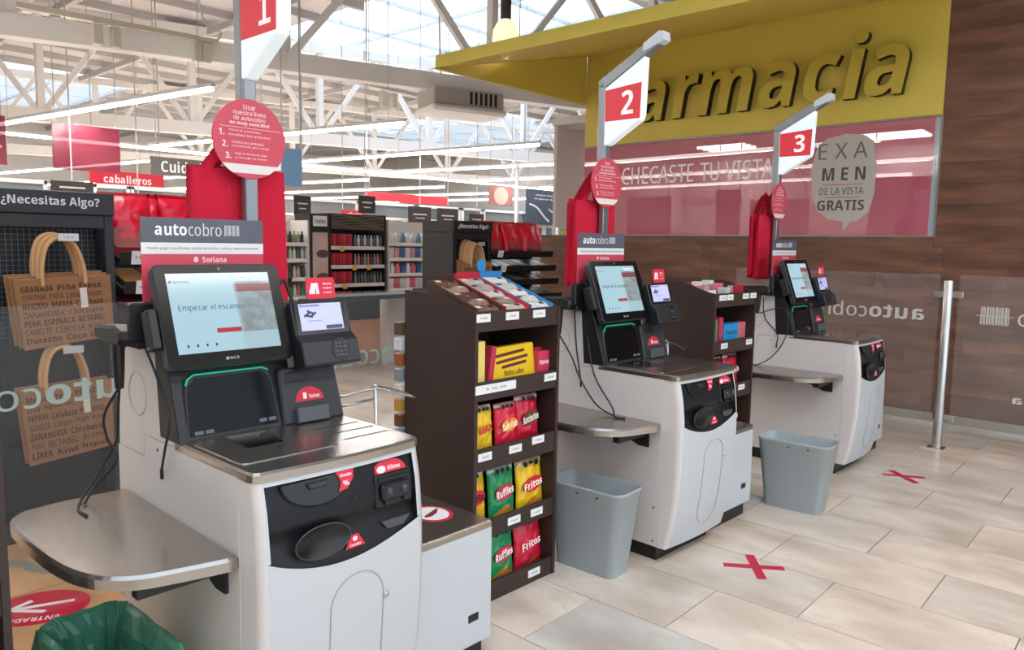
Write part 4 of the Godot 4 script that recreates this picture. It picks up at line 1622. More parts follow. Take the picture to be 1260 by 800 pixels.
func pouch(w: float, h: float, th: float, base: Color, sd: int, band := Color("eeeeee"), low := Color(0, 0, 0, 0), mid := Color(0, 0, 0, 0)) -> ArrayMesh:
	var st := S(true)
	var n := FastNoiseLite.new()
	n.seed = sd
	n.frequency = 1.0
	var f := func(u: float, v: float, s: float) -> Vector3:
		var e := pow(maxf(0.0, sin(PI * u)), 0.6) * pow(maxf(0.0, sin(PI * clampf(v * 1.08 - 0.02, 0, 1))), 0.5)
		var wv := n.get_noise_2d(u * 5 + s * 7, v * 6) * 0.02
		return Vector3((u - 0.5) * w * (1.0 + 0.03 * cos(TAU * v)) , v * h, s * (th * 0.5 + wv) * e + n.get_noise_2d(u * 3, v * 3) * 0.01 * v)
	var col := func(u: float, v: float) -> Color:
		if v > 0.9 and v < 0.97:
			return band
		if low.a > 0 and v < 0.28 - 0.5 * absf(u - 0.55):
			return low
		if mid.a > 0 and pow((u - 0.5) / 0.4, 2) + pow((v - 0.52) / 0.24, 2) < 1.0:
			return mid
		return base
	var nu := 14
	var nv := 18
	for s in [1.0, -1.0]:
		for i in nu:
			for j in nv:
				var u0 := float(i) / nu
				var u1 := float(i + 1) / nu
				var v0 := float(j) / nv
				var v1 := float(j + 1) / nv
				var q := [[u0, v0], [u1, v0], [u1, v1], [u0, v0], [u1, v1], [u0, v1]]
				if s > 0:
					q = [[u0, v0], [u1, v1], [u1, v0], [u0, v0], [u0, v1], [u1, v1]]
				for p in q:
					st.set_color((col.call(p[0], p[1]) as Color).srgb_to_linear())
					st.add_vertex(f.call(p[0], p[1], s))
	st.generate_normals()
	return st.commit()

func print_mat() -> StandardMaterial3D:
	var m := mt("foil_print", Color.WHITE, 0.3)
	m.vertex_color_use_as_albedo = true
	return m

# a snack bag standing on a shelf; opts: base, word, word colour, badge colour
func snack(label: String, parent_at: Transform3D, x: float, y: float, z: float, w: float, h: float, base: String, word: String, wc: String, badge := "", low := "", seals := 3, mid := "", turn := 0.0) -> void:
	var o := parent_at * T(x, y, z)
	var t := thing("snack_bag", label, "snack bag", o.origin, 0, "snack bags on the dark shelves")
	t.basis = o.basis * Basis(Vector3.UP, turn) * Basis(Vector3.RIGHT, -0.08)
	var none := Color(0, 0, 0, 0)
	mesh_part(t, "pouch", pouch(w, h, 0.055, Color(base), int(x * 1000 + y * 77), Color("e9e6e2"), Color(low) if low != "" else none, Color(mid) if mid != "" else none), print_mat(), Transform3D.IDENTITY)
	var st := S()
	var f := T(0, h * 0.52, 0.034) * Transform3D(Basis(Vector3.BACK, 0.16), Vector3.ZERO)
	if badge != "":
		prism(st, oval(w * 0.36, h * 0.14, 18), -0.006, -0.002, f)
		part(t, "badge", st, hx(badge, 0.35))
		st = S()
	txt(st, word, 0, 0, w * 0.66, h * 0.15, f * T(0, 0, -0.001), true, 0.001, 0.12)
	part(t, "lettering", st, hx(wc, 0.4))
	if seals > 0:
		st = S()
		for k in seals:
			prism(st, oval(w * 0.075, w * 0.075, 8, (k - (seals - 1) * 0.5) * w * 0.2 + w * 0.06, h * 0.91, PI / 8, TAU + PI / 8), 0.012, 0.0135)
		part(t, "warning_seals", st, hx("151515", 0.5))

func carton(called: String, label: String, cat: String, xf: Transform3D, w: float, h: float, d: float, col: String, word := "", wc := "ffffff") -> Node3D:
	var t := thing(called, label, cat, xf.origin)
	t.basis = xf.basis
	var st := S()
	bb(st, -w / 2, w / 2, 0, h, -d, 0, 0.002)
	part(t, "box", st, hx(col, 0.4))
	if word != "":
		st = S()
		txt(st, word, 0, h * 0.62, w * 0.8, h * 0.2, T(0, 0, 0.0), true)
		bb(st, -w * 0.42, w * 0.42, h * 0.2, h * 0.26, -0.001, 0.0005)
		part(t, "print", st, hx(wc, 0.4))
	return t

func candy_tray(label: String, xf: Transform3D, w: float, d: float, col: String, bars: Array, gname: String) -> void:
	var t := thing("candy_tray", label, "display box", xf.origin)
	t.basis = xf.basis
	var st := S()
	bb(st, -w / 2, w / 2, 0, 0.004, -d, 0)
	bb(st, -w / 2, -w / 2 + 0.004, 0, 0.045, -d, 0)
	bb(st, w / 2 - 0.004, w / 2, 0, 0.045, -d, 0)
	bb(st, -w / 2, w / 2, 0, 0.03, -0.004, 0)
	bb(st, -w / 2, w / 2, 0, 0.07, -d, -d + 0.004)
	part(t, "box", st, hx(col, 0.45))
	var n := bars.size()
	for k in n:
		for c in 2:
			var b := thing("candy_bar", "%s wrapped candy bar, %s from the front, %s column of the %s shelf-top tray" % [gname.get_slice("|", 0), ORD[k], ["nearer", "farther"][c], gname.get_slice("|", 1)], "candy bar", Vector3.ZERO, 0, "candy bars in the %s tray" % gname.get_slice("|", 1))
			b.transform = xf * T(-w * 0.24 + c * w * 0.48, 0.022 + 0.012 * k / n, -d * (k + 0.55) / n)
			st = S(true)
			var l := w * 0.44
			var nn := 8
			for s in [1.0, -1.0]:
				grid(st, func(u: float, v: float) -> Vector3:
					var e := pow(sin(PI * v), 0.5) * minf(1.0, 8.0 * minf(u, 1 - u) + 0.1)
					return Vector3((u - 0.5) * l, s * 0.014 * e, (v - 0.5) * d / n * 0.9), 8, 6, Vector3(0, s, 0))
			part(b, "wrapper", st, hx(bars[k], 0.3))
			st = S()
			bb(st, -l * 0.3, l * 0.12, 0.0135, 0.0145, -0.008, 0.012)
			part(b, "label_print", st, hx(["e6dcd2", "5a1f22", "c9b8a4", "2c2422"][(k + c * 3) % 4], 0.35))

func stock_shelf_one() -> void:
	var at := Vector3(-2.278, 0, -2.311)
	var turn := 88.5
	var t := candy_shelf("dark brown snack shelf full of chip bags, between lane one and lane two", at, turn)
	var f := Transform3D(Basis(Vector3.UP, deg_to_rad(turn)), at)
	for x in [0.05, 0.235, 0.42]:
		price_tag(t, x, 1.327)
	price_tag(t, 0.135, 1.008, 0.26, 0.04)
	price_tag(t, 0.51, 1.012)
	for a in [[0.07, 0.70], [0.27, 0.70], [0.43, 0.715], [0.27, 0.355], [0.43, 0.355], [0.42, 0.05], [0.07, 0.355]]:
		price_tag(t, a[0], a[1])
	snack("yellow chip bag with red script, first on the second snack row", f, 0.14, 0.685, -0.09, 0.135, 0.225, "e8bf28", "MAX", "d02030", "", "", 3)
	snack("red chip bag with yellow sun badge between two other bags", f, 0.29, 0.685, -0.08, 0.15, 0.22, "cf2038", "Sabritas", "fff0d0", "e0902a", "", 3)
	snack("red chip bag with yellow top stripe and ranch lettering", f, 0.432, 0.69, -0.075, 0.165, 0.235, "bf1c34", "Rancheritos", "f2ead8", "5a3a24", "", 3, "")
	snack("dark red chip bag half hidden behind the ranch bag", f, 0.505, 0.69, -0.17, 0.13, 0.235, "b01830", "Doritos", "f0d040", "", "", 2)
	snack("yellow chip bag cut off by the shelf edge on the third row", f, 0.10, 0.345, -0.10, 0.15, 0.255, "e3b42a", "Sabritas", "2a1c18", "c8283a", "d8a030", 2)
	snack("green ridged chip bag on the third row", f, 0.265, 0.345, -0.08, 0.175, 0.255, "1f8a54", "Ruffles", "f6f2f0", "c02a40", "cf8a3c", 3)
	snack("yellow corn chip bag with red oval on the third row", f, 0.46, 0.345, -0.075, 0.195, 0.25, "e4b81e", "Fritos", "fff6e0", "c81f34", "c9842c", 3)
	snack("green ridged chip bag on the bottom row", f, 0.265, 0.04, -0.08, 0.175, 0.25, "1f8a54", "Ruffles", "f6f2f0", "c02a40", "cf8a3c", 3)
	snack("red corn chip bag with white script on the bottom row", f, 0.455, 0.04, -0.075, 0.2, 0.255, "cc2038", "Fritos", "fff6f0", "", "a8402c", 3)
	# second row: boxes and packs
	carton("candy_box", "tall narrow yellow candy box at the end of the top snack row", "candy box", f * T(0.085, 0.99, -0.05), 0.055, 0.225, 0.12, "e6cf74", "", "c04030")
	carton("candy_box", "thin red candy pack leaning on the large yellow pack", "candy box", f * T(0.14, 0.99, -0.045) * Transform3D(Basis(Vector3.BACK, -0.14), Vector3.ZERO), 0.03, 0.20, 0.10, "b82d48", "", "f0d0d0")
	var y := carton("candy_pack", "large yellow candy pack with brown bars printed on it", "candy pack", f * T(0.325, 0.985, -0.07) * Transform3D(Basis(Vector3.BACK, 0.03) * Basis(Vector3.RIGHT, -0.1), Vector3.ZERO), 0.315, 0.19, 0.06, "e9c41c")
	var st := S()
	for r in [[0.0, 0.155, 0.20], [0.01, 0.125, 0.22], [0.02, 0.098, 0.17]]:
		prism(st, rrect(r[2], 0.014, 0.006, 3, r[0], r[1]), 0, 0.001, Transform3D(Basis(Vector3.BACK, 0.06), Vector3.ZERO))
	txt(st, "Bubu Lubu", 0.01, 0.065, 0.13, 0.026, T(0, 0, 0.0), true)
	part(y, "print", st, hx("6a2430", 0.4))
	for k in 3:
		carton("candy_packet", "pink candy packet beside the large yellow pack, %s of three" % ["front", "middle", "rear"][k], "candy packet", f * T(0.52 + 0.012 * k, 0.985, -0.05 - k * 0.05), 0.085, 0.15 + 0.01 * k, 0.035, ["d03a58", "c22f4c", "8a3f6a"][k], "Pulparindo", "f6e0e6")
	# top display trays
	var top := f * Transform3D(Basis(Vector3.RIGHT, 0.33), Vector3(0, 1.325, -0.03))
	candy_tray("open tray of brown wrapped candy bars on the shelf top", top * T(0.112, 0, 0), 0.165, 0.36, "4a332a", ["7a5245", "8b6a58", "5e3a30", "9a7a66", "6d463a"], "brown|brown")
	candy_tray("open red tray of silver wrapped candy bars on the shelf top", top * T(0.288, 0, 0), 0.16, 0.37, "c8283e", ["b9aca0", "8c7c72", "c4bbb2", "a8978a", "b3a89c"], "silver|red")
	candy_tray("open blue and white tray of candy bars on the shelf top", top * T(0.46, 0, 0), 0.16, 0.38, "2f86c4", ["d4d0c6", "c9c2b4", "dad6cc", "bfb8aa", "d2cdc2"], "white|blue")
	st = S()
	var tg := thing("clip_tag", "blue round topper on the candy trays", "tag", (top * T(0.375, 0.06, -0.36)).origin, turn)
	prism(st, oval(0.03, 0.032, 18, 0, 0.045), -0.002, 0.002)
	bb(st, -0.004, 0.004, -0.03, 0.02, -0.002, 0.002)
	part(tg, "disc", st, hx("2a86c4", 0.4))
	# goods on the reverse face, seen past the edge
	for k in 11:
		var q := f * T(0.03 , 0.46 + k * 0.075, -0.495)
		var b := thing("small_box", "small %s box on the back of the snack shelf, seen past its edge" % ["orange", "white", "tan", "blue", "brown", "ochre", "cream", "slate", "rust", "pale", "umber"][k], "box", q.origin, turn)
		st = S()
		bb(st, -0.05, 0.05, 0, 0.06, -0.05, 0, 0.003)
		part(b, "box", st, hx(["b5622e", "cfd4d6", "a8917a", "5b7f9a", "6a3f2a", "b58a3a", "d8d0c0", "7b8890", "96512e", "c8ccd0", "57402f"][k], 0.5))

func stock_shelf_two() -> void:
	var at := Vector3(-2.235, 0, -4.45)
	var turn := 88.0
	var t := candy_shelf("dark brown snack shelf between lane two and lane three", at, turn)
	var f := Transform3D(Basis(Vector3.UP, deg_to_rad(turn)), at)
	for a in [[0.2, 1.327], [0.42, 1.327], [0.53, 1.327], [0.15, 1.008], [0.5, 1.008], [0.42, 0.70], [0.1, 1.327]]:
		price_tag(t, a[0], a[1])
	for k in 10:
		carton("sweet_box", "%s small sweet box in the jumble on top of the farther snack shelf" % ["white", "pink", "cream", "red striped", "silver", "rose", "grey", "ivory", "crimson", "pale"][k], "candy box", f * T(0.05 + 0.052 * k, 1.30 + 0.012 * (k % 3), -0.05 - 0.07 * (k % 4)) * Transform3D(Basis(Vector3.UP, 0.3 * (k % 3 - 1)), Vector3.ZERO), 0.065, 0.075 + 0.012 * (k % 4), 0.06, ["e2dedb", "d98a96", "e6dcc8", "c22c44", "c8c8cc", "dc6a7c", "b0aeae", "e8e2d4", "b01c34", "d8d0cc"][k])
	carton("candy_box", "green narrow box on the farther snack shelf", "candy box", f * T(0.10, 0.99, -0.05), 0.09, 0.19, 0.08, "5a7a5c")
	carton("candy_box", "red narrow box beside the green box on the farther shelf", "candy box", f * T(0.19, 0.99, -0.05), 0.05, 0.2, 0.08, "b8304a")
	carton("candy_pack", "blue candy pack stack on the farther snack shelf", "candy pack", f * T(0.33, 0.99, -0.05), 0.2, 0.15, 0.08, "1d8fc8", "Dulces", "0d3a66")
	carton("candy_packet", "pink packet beside the blue candy packs on the farther shelf", "candy packet", f * T(0.50, 0.99, -0.06), 0.11, 0.15, 0.05, "c86a7c", "", "f0e0e0")
	snack("red chip bag with yellow stripe on the farther snack shelf", f, 0.40, 0.685, -0.075, 0.2, 0.24, "c02038", "Ranch", "f0e6d0", "6a3a24", "", 3)
	snack("dark red chip bag half hidden on the farther snack shelf", f, 0.2, 0.685, -0.08, 0.17, 0.235, "b01c34", "Chips", "f0e6d0", "", "", 3)
	snack("yellow chip bag low on the farther snack shelf", f, 0.44, 0.345, -0.08, 0.17, 0.25, "e0b424", "Fritos", "fff0e0", "c8283a", "", 3)

func stock_shelf_zero() -> void:
	var at := Vector3(-2.30, 0, 0.025)
	var turn := 88.5
	var t := candy_shelf("dark brown snack shelf cut off by the picture edge, beside lane one", at, turn)
	var f := Transform3D(Basis(Vector3.UP, deg_to_rad(turn)), at)
	for a in [[0.5, 1.008], [0.5, 0.70]]:
		price_tag(t, a[0], a[1])
	snack("yellow chip bag on the snack shelf at the picture edge", f, 0.44, 0.685, -0.08, 0.17, 0.25, "e0b424", "Fritos", "fff0e0", "c8283a", "", 3)

# ---------------------------------------------------------------- glass barriers
func barcode(st: SurfaceTool, x: float, y: float, w: float, h: float, xf: Transform3D) -> void:
	var p := 0.0
	var k := 0
	while p < w:
		var b: float = [0.012, 0.006, 0.018, 0.008, 0.014, 0.005][k % 6] * w / 0.2
		bb(st, x + p, x + p + b * 0.55, y - h / 2 * (1.0 if k % 2 else 0.9), y + h / 2 * (1.0 if k % 3 else 0.92), 0, 0.0008, 0, xf)
		p += b
		k += 1
	bb(st, x - w * 0.15, x + w * 1.15, y - 0.002, y + 0.002, 0, 0.0008, 0, xf)

func barriers() -> void:
	# facing the exit lane, so that the lettering reads backwards from here
	var back := Basis(Vector3(-1, 0, 0), Vector3(0, 1, 0), Vector3(0, 0, -1))
	var gm: Material = mats["clear_glass"]
	var lm := hx("cfcac4", 0.5)
	var a := thing("glass_barrier", "clear glass barrier with reversed autocobro lettering behind kiosk three", "glass barrier", Vector3(-2.42, 0, -7.04))
	var st := S()
	bb(st, -0.9, 0.9, 0.17, 1.46, -0.005, 0.005, 0.001)
	part(a, "pane", st, gm)
	var f := Transform3D(back, Vector3(0, 0, -0.0055))
	st = S()
	txt(st, "auto", -0.575, 1.125, 0.44, 0.115, f, true, 0.0008)
	txt(st, "cobro", -0.10, 1.13, 0.47, 0.13, f, false, 0.0008)
	barcode(st, 0.2, 1.125, 0.2, 0.13, f)
	part(a, "lettering", st, lm)
	var b := thing("glass_barrier", "clear glass barrier with a reversed barcode print beyond the steel post", "glass barrier", Vector3(-0.5, 0, -7.04))
	st = S()
	bb(st, -0.88, 0.9, 0.17, 1.46, -0.005, 0.005, 0.001)
	part(b, "pane", st, gm)
	st = S()
	barcode(st, 0.52, 1.14, 0.2, 0.15, f)
	txt(st, "auto", -0.20, 1.135, 0.44, 0.115, f, true, 0.0008)
	txt(st, "cobro", 0.25, 1.14, 0.42, 0.13, f, false, 0.0008)
	txt(st, "Soriana", 0.20, 0.49, 0.5, 0.07, f, true, 0.0008)
	part(b, "lettering", st, lm)
	var p := thing("barrier_post", "round brushed steel post holding the glass barriers", "post", Vector3(-1.457, 0, -7.04))
	st = S(true)
	lathe(st, [Vector2(0.038, 0.0), Vector2(0.038, 1.41), Vector2(0.036, 1.414), Vector2(0, 1.414)], 24)
	part(p, "tube", st, mats["steel"])
	st = S()
	prism(st, rrect(0.13, 0.11, 0.01, 3), 0, 0.006, Transform3D(FLAT, Vector3.ZERO))
	part(p, "foot_plate", st, mats["steel"])
	for y in [0.27, 1.30]:
		for s in [-1.0, 1.0]:
			st = S()
			box(st, Vector3(s * 0.075, y, 0), Vector3(0.075, 0.055, 0.028), 0.004)
			part(p, "clamp", st, mats["steel"])
	# barriers behind the kiosks
	for q in [[-1.34, "reversed autocobro lettering before the brown printed totes"], [-3.0, "reversed lettering between kiosk one and the snack shelf"]]:
		var g := thing("glass_barrier", "clear glass barrier with " + q[1], "glass barrier", Vector3(-3.3, 0, q[0] + 0.45))
		st = S()
		bb(st, -0.005, 0.005, 0.15, 1.385, -0.86, 0.86, 0.001)
		part(g, "pane", st, gm)
		var h := Transform3D(SIDE, Vector3(-0.0055, 0, 0))
		st = S()
		txt(st, "auto", -0.255, 1.035, 0.385, 0.095, h, true, 0.0008)
		txt(st, "cobro", 0.165, 1.04, 0.42, 0.11, h, false, 0.0008)
		part(g, "lettering", st, hx("b8cec4", 0.5))
		st = S(true)
		for s in [-0.89]:
			lathe(st, [Vector2(0.03, 0.0), Vector2(0.03, 1.36), Vector2(0, 1.364)], 16, T(0, 0, s))
		part(g, "post", st, mats["steel"])

func sticker() -> void:
	var t := thing("floor_sticker", "round red floor sticker with a white arrow under the side shelf", "floor sticker", Vector3(-3.70, 0, -1.0), 240)
	var st := S()
	prism(st, oval(0.20, 0.17, 32), 0, 0.001, Transform3D(FLAT, Vector3.ZERO))
	part(t, "disc", st, hx("c41f3a", 0.4))
	st = S()
	var f := Transform3D(FLAT, Vector3(0, 0.001, 0))
	for a in [[-0.13, -0.035], [0.05, -0.075], [-0.03, 0.05]]:
		beam(st, Vector3(0.12, 0.0014, -0.0), Vector3(a[0], 0.0014, -a[1]), 0.026, 0.0006)
	txt(st, "ENTRADA", 0.0, 0.115, 0.2, 0.035, f, true)
	part(t, "print", st, hx("efe6e4", 0.5))
	for k in 2:
		var g := thing("floor_marking", "grey footprint marking on the floor, %s the red sticker" % ["beside", "beyond"][k], "floor marking", Vector3(-4.30 + k * 0.17, 0, -1.07 - k * 0.06))
		st = S()
		prism(st, oval(0.11, 0.035, 16), 0, 0.0008, Transform3D(FLAT, Vector3.ZERO) * Transform3D(Basis(Vector3.BACK, 0.5), Vector3.ZERO))
		part(g, "print", st, hx("8a8580", 0.5))

# ---------------------------------------------------------------- bag racks and the shop behind
const WORDS := [["GRANADA", "Piña", "Fresa"], ["TORONJA", "PAPA", "Lima", "Tomate"], ["MANZANA", "PAPAYA", "Calabaza"], ["ZANAHORIA", "Chicharo"], ["PERA", "ESPINACA", "BETABEL"], ["CAMOTE", "CEBOLLA", "Kiwi"], ["Durazno", "Coco", "Uva"]]
const WORDS2 := [["Melon", "Fresa", "PEREJIL"], ["Uva", "Aguacate", "TORONJA"], ["PAPAYA", "Calabaza", "Pimiento"], ["SANDIA", "Limon", "Higo", "Apio"], ["ZANAHORIA", "Chicharos"], ["AJO", "BETABEL", "Jicama"], ["LIMA", "Kiwi", "Nopal"]]

func printed_tote(label: String, xf: Transform3D, w: float, h: float, words: Array, behind := 2) -> void:
	for b in behind + 1:
		var t := thing("printed_tote_bag", label if b == 0 else label.replace("brown tote printed with fruit names", ["", "plain brown tote just behind the printed", "third brown tote behind the printed", "fourth brown tote behind the printed", "rearmost brown tote behind the printed"][b]), "tote bag", Vector3.ZERO)
		t.transform = xf * T(-0.012 * b, 0.012 * b, -0.03 * b)
		var body := mt("kraft_jute", Color("a67a54"), 0.85)
		if body.albedo_texture == null:
			triplanar(body, noise_tex(0.3, Color("c9b9a8"), Color("ffffff"), 2, 21, 128), Vector3(5, 5, 5))
		var st := S()
		prism(st, poly([-w * 0.47, 0, w * 0.47, 0.02, w * 0.5, h - 0.01, -w * 0.5, h]), -0.02, 0, Transform3D.IDENTITY, 0.004)
		part(t, "pouch", st, body)
		for s in [0.0, -0.02]:
			st = S(true)
			var pts := curve([Vector3(-0.105, h - 0.05, s + 0.004), Vector3(-0.10, h + 0.06, s + 0.006), Vector3(-0.065, h + 0.17, s + 0.004), Vector3(0.0, h + 0.205, s), Vector3(0.065, h + 0.17, s + 0.004), Vector3(0.10, h + 0.06, s + 0.006), Vector3(0.105, h - 0.05, s + 0.004)], 5)
			tube(st, pts, 0.011, 8)
			part(t, "handle", st, hx("c69a6a", 0.8))
		if b == 0:
			st = S()
			var nr := words.size()
			for r in nr:
				var y := h - 0.035 - (h - 0.06) * (r + 0.5) / nr
				var tot := 0
				for s in words[r]:
					tot += s.length() + 1
				var x := -w * 0.44
				for s in words[r]:
					var ww: float = w * 0.86 * s.length() / tot
					txt(st, s, x + ww / 2, y, ww, (h - 0.07) / nr * 0.72, T(0, 0, 0.0), r % 2 == 0, 0.0008)
					x += ww + w * 0.86 / tot
			part(t, "lettering", st, hx("3a2619", 0.7))
			st = S()
			bb(st, 0.07, 0.105, h - 0.18, h - 0.07, 0.001, 0.004)
			part(t, "hang_tag", st, hx("d8d2c8", 0.6))

func snack_rack(i: int, at: Vector3, turn: float, where: String) -> void:
	var r := thing("bag_rack", "dark display rack headed Necesitas Algo, %s" % where, "display rack", at, turn)
	var f := Transform3D(Basis(Vector3.UP, deg_to_rad(turn)), at)
	var m := mt("rack_grey", Color("24282d"), 0.5) if i == 0 else mt("rack_black", Color("17181a"), 0.5)
	var L := -0.36 if i == 0 else 0.0
	var st := S()
	bb(st, L, 0.62, 1.775, 1.90, -0.02, 0.02, 0.004)
	bb(st, L, L + 0.02, 1.775, 1.90, -0.5, -0.02, 0.004)
	part(r, "header", st, m)
	st = S()
	var hx0 := 0.305
	txt(st, "¿Necesitas Algo?", hx0, 1.838, 0.475, 0.062, T(0, 0, 0.02), true, 0.001)
	part(r, "lettering", st, hx("d2d6d8", 0.5))
	st = S()
	bb(st, L, L + 0.06, 0, 1.775, -0.5, 0.0, 0.004)
	bb(st, 0.57, 0.62, 0, 1.775, -0.5, 0.0, 0.004)
	bb(st, L, 0.62, 0, 0.12, -0.5, 0.02, 0.004)
	bb(st, L + 0.06, 0.57, 1.70, 1.775, -0.03, 0.0, 0.004)
	part(r, "frame", st, m)
	st = S()
	bb(st, L + 0.06, 0.57, 0.1, 1.72, -0.16, -0.14)
	part(r, "back_board", st, hx("121417", 0.6))
	st = S()
	for k in (30 if i == 0 else 17):
		bb(st, L + 0.07 + k * 0.029, L + 0.073 + k * 0.029, 1.1, 1.7, -0.135, -0.132)
	for k in 22:
		bb(st, L + 0.06, 0.57, 1.1 + k * 0.028, 1.103 + k * 0.028, -0.132, -0.129)
	var wg := part(r, "wire_grid", st, hx("59636b", 0.4, 0.4))
	for yy in [1.65, 1.04]:
		st = S()
		beam(st, Vector3(0.35, yy, -0.14), Vector3(0.35, yy, 0.10), 0.012, 0.012)
		bb(st, 0.30, 0.40, yy - 0.02, yy + 0.02, 0.095, 0.105)
		part(r, "bag_hook", st, hx("c9c9c9", 0.4, 0.6))
	st = S()
	txt(st, "$ 39.90", 0.35, 1.65, 0.05, 0.012, T(0, 0, 0.1055), true)
	part(r, "lettering", st, hx("8a8a8c", 0.5))
	printed_tote("brown tote printed with fruit names, upper one on the rack %s" % where, f * T(0.355, 1.06, 0.06) * Transform3D(Basis(Vector3.BACK, 0.06), Vector3.ZERO), 0.48, 0.38, WORDS, 2 if i == 0 else 4)
	printed_tote("brown tote printed with fruit names, lower one on the rack %s" % where, f * T(0.345, 0.43, 0.06) * Transform3D(Basis(Vector3.BACK, 0.05), Vector3.ZERO), 0.46, 0.42, WORDS2, 1)
	# stepped trays of snacks
	var t := thing("snack_stand", "black stepped tray stand of snacks next to the rack %s" % where, "display stand", at, turn)
	var bl: Material = mats["black_plastic"]
	st = S()
	bb(st, 0.64, 0.68, 0, 1.75, -0.5, -0.3)
	bb(st, 1.66, 1.70, 0, 1.6, -0.5, -0.3)
	bb(st, 0.64, 1.70, 0, 1.6, -0.5, -0.47)
	part(t, "frame", st, bl)
	var lv := [1.53, 1.36, 1.20, 1.02]
	for k in 4:
		var b := Transform3D(Basis(Vector3.RIGHT, 0.25), Vector3(0, lv[k], 0.02 + 0.05 * k))
		st = S()
		bb(st, 0.64, 1.72, -0.03, 0.0, -0.4, 0.0, 0.003, b)
		bb(st, 0.64, 1.72, -0.03, 0.045, -0.005, 0.005, 0.002, b)
		part(t, "tray", st, bl)
		st = S()
		bb(st, 0.70, 0.79, -0.03, 0.05, 0.006, 0.009, 0, b)
		var tg := part(t, "price_tag", st, hx("dadada", 0.5))
		st = S()
		txt(st, "$ 22", 0.745, 0.012, 0.05, 0.016, b * T(0, 0, 0.009), true)
		part(tg, "lettering", st, hx("77777a", 0.5))
		if k == 1 or k == 2:
			for c in 6:
				st = S()
				bb(st, 0.68 + c * 0.17, 0.83 + c * 0.17, 0.002, 0.02, -0.36, -0.02, 0.004, b)
				var tr := thing("wrapped_snack", "flat wrapped snack, %s on the %s tray of the stand %s" % [ORD[c], ["top", "second", "third"][k], where], "snack", Vector3.ZERO, 0, "flat snacks " + where)
				tr.transform = f
				part(tr, "wrapper", st, hx((["b8323a", "c98a3a", "8e2a26", "cfa850"] if i == 0 else ["8e8c8a", "5a5654", "a09a94", "6e5a4a"])[(c + k) % 4], 0.35))
	# big red candy bags heaped in the top tray
	for c in 6:
		var q := f * T(0.74 + 0.175 * c, 1.535, -0.10 - 0.05 * (c % 2)) * Transform3D(Basis(Vector3.UP, 0.15 * (c % 3 - 1)) * Basis(Vector3.RIGHT, -0.25), Vector3.ZERO)
		var b := thing("red_candy_bag", "glossy red candy bag, %s from the rack header, on the stand %s" % [ORD[c], where], "candy bag", q.origin, 0, "red candy bags " + where)
		b.basis = q.basis
		mesh_part(b, "pouch", pouch(0.28, 0.40, 0.12, Color("d01230"), 60 + c + i * 10, Color("d01230"), Color("a02a2c")), print_mat(), Transform3D.IDENTITY)
		st = S()
		prism(st, rrect(0.17, 0.12, 0.02, 3, 0, 0.11), 0.046, 0.05)
		part(b, "clear_window", st, hx("8f4238", 0.3))

const ORD := ["first", "second", "third", "fourth", "fifth", "sixth", "seventh", "eighth", "ninth", "tenth", "eleventh", "twelfth", "thirteenth", "fourteenth"]

func shop_products(n: int, called: String, label: String, cat: String, a: Vector3, b: Vector3, cols: Array, size: Vector3, group: String, round_ := false) -> void:
	var meshes := {}
	for k in n:
		var c: String = cols[k % cols.size()]
		var o := MeshInstance3D.new()
		o.name = numbered(called)
		if not meshes.has(c):
			var st := S(round_)
			if round_:
				lathe(st, [Vector2(size.x / 2, 0), Vector2(size.x / 2, size.y * 0.7), Vector2(size.x * 0.3, size.y * 0.76), Vector2(size.x * 0.3, size.y), Vector2(0, size.y)], 10)
			else:
				bb(st, -size.x / 2, size.x / 2, 0, size.y, -size.z, 0, 0.004)
			st.generate_normals()
			meshes[c] = st.commit()
			meshes[c].surface_set_material(0, hx(c, 0.4))
		o.mesh = meshes[c]
		o.position = a.lerp(b, (k + 0.5) / n)
		o.rotation.y = PI / 2
		add_child(o)
		tag(o, label.replace("#", ORD[mini(k, 13)]), cat, group)

func unit(label: String, x: float, z0: float, z1: float, h: float, ys: Array, col: String, edge: String) -> Node3D:
	var t := thing("shelf_unit", label, "shelf", Vector3(x, 0, (z0 + z1) / 2), 90)
	var w := absf(z1 - z0)
	var st := S()
	bb(st, -w / 2, w / 2, 0, h, -0.5, -0.46)
	bb(st, -w / 2, -w / 2 + 0.03, 0, h, -0.46, 0.0)
	bb(st, w / 2 - 0.03, w / 2, 0, h, -0.46, 0.0)
	part(t, "carcass", st, hx(col, 0.5))
	for y in ys:
		st = S()
		bb(st, -w / 2 + 0.03, w / 2 - 0.03, y - 0.03, y, -0.46, -0.01)
		var s := part(t, "shelf_board", st, hx(col, 0.5))
		st = S()
		bb(st, -w / 2 + 0.03, w / 2 - 0.03, y - 0.045, y + 0.01, -0.01, 0.0)
		part(s, "shelf_edge", st, hx(edge, 0.5))
	return t

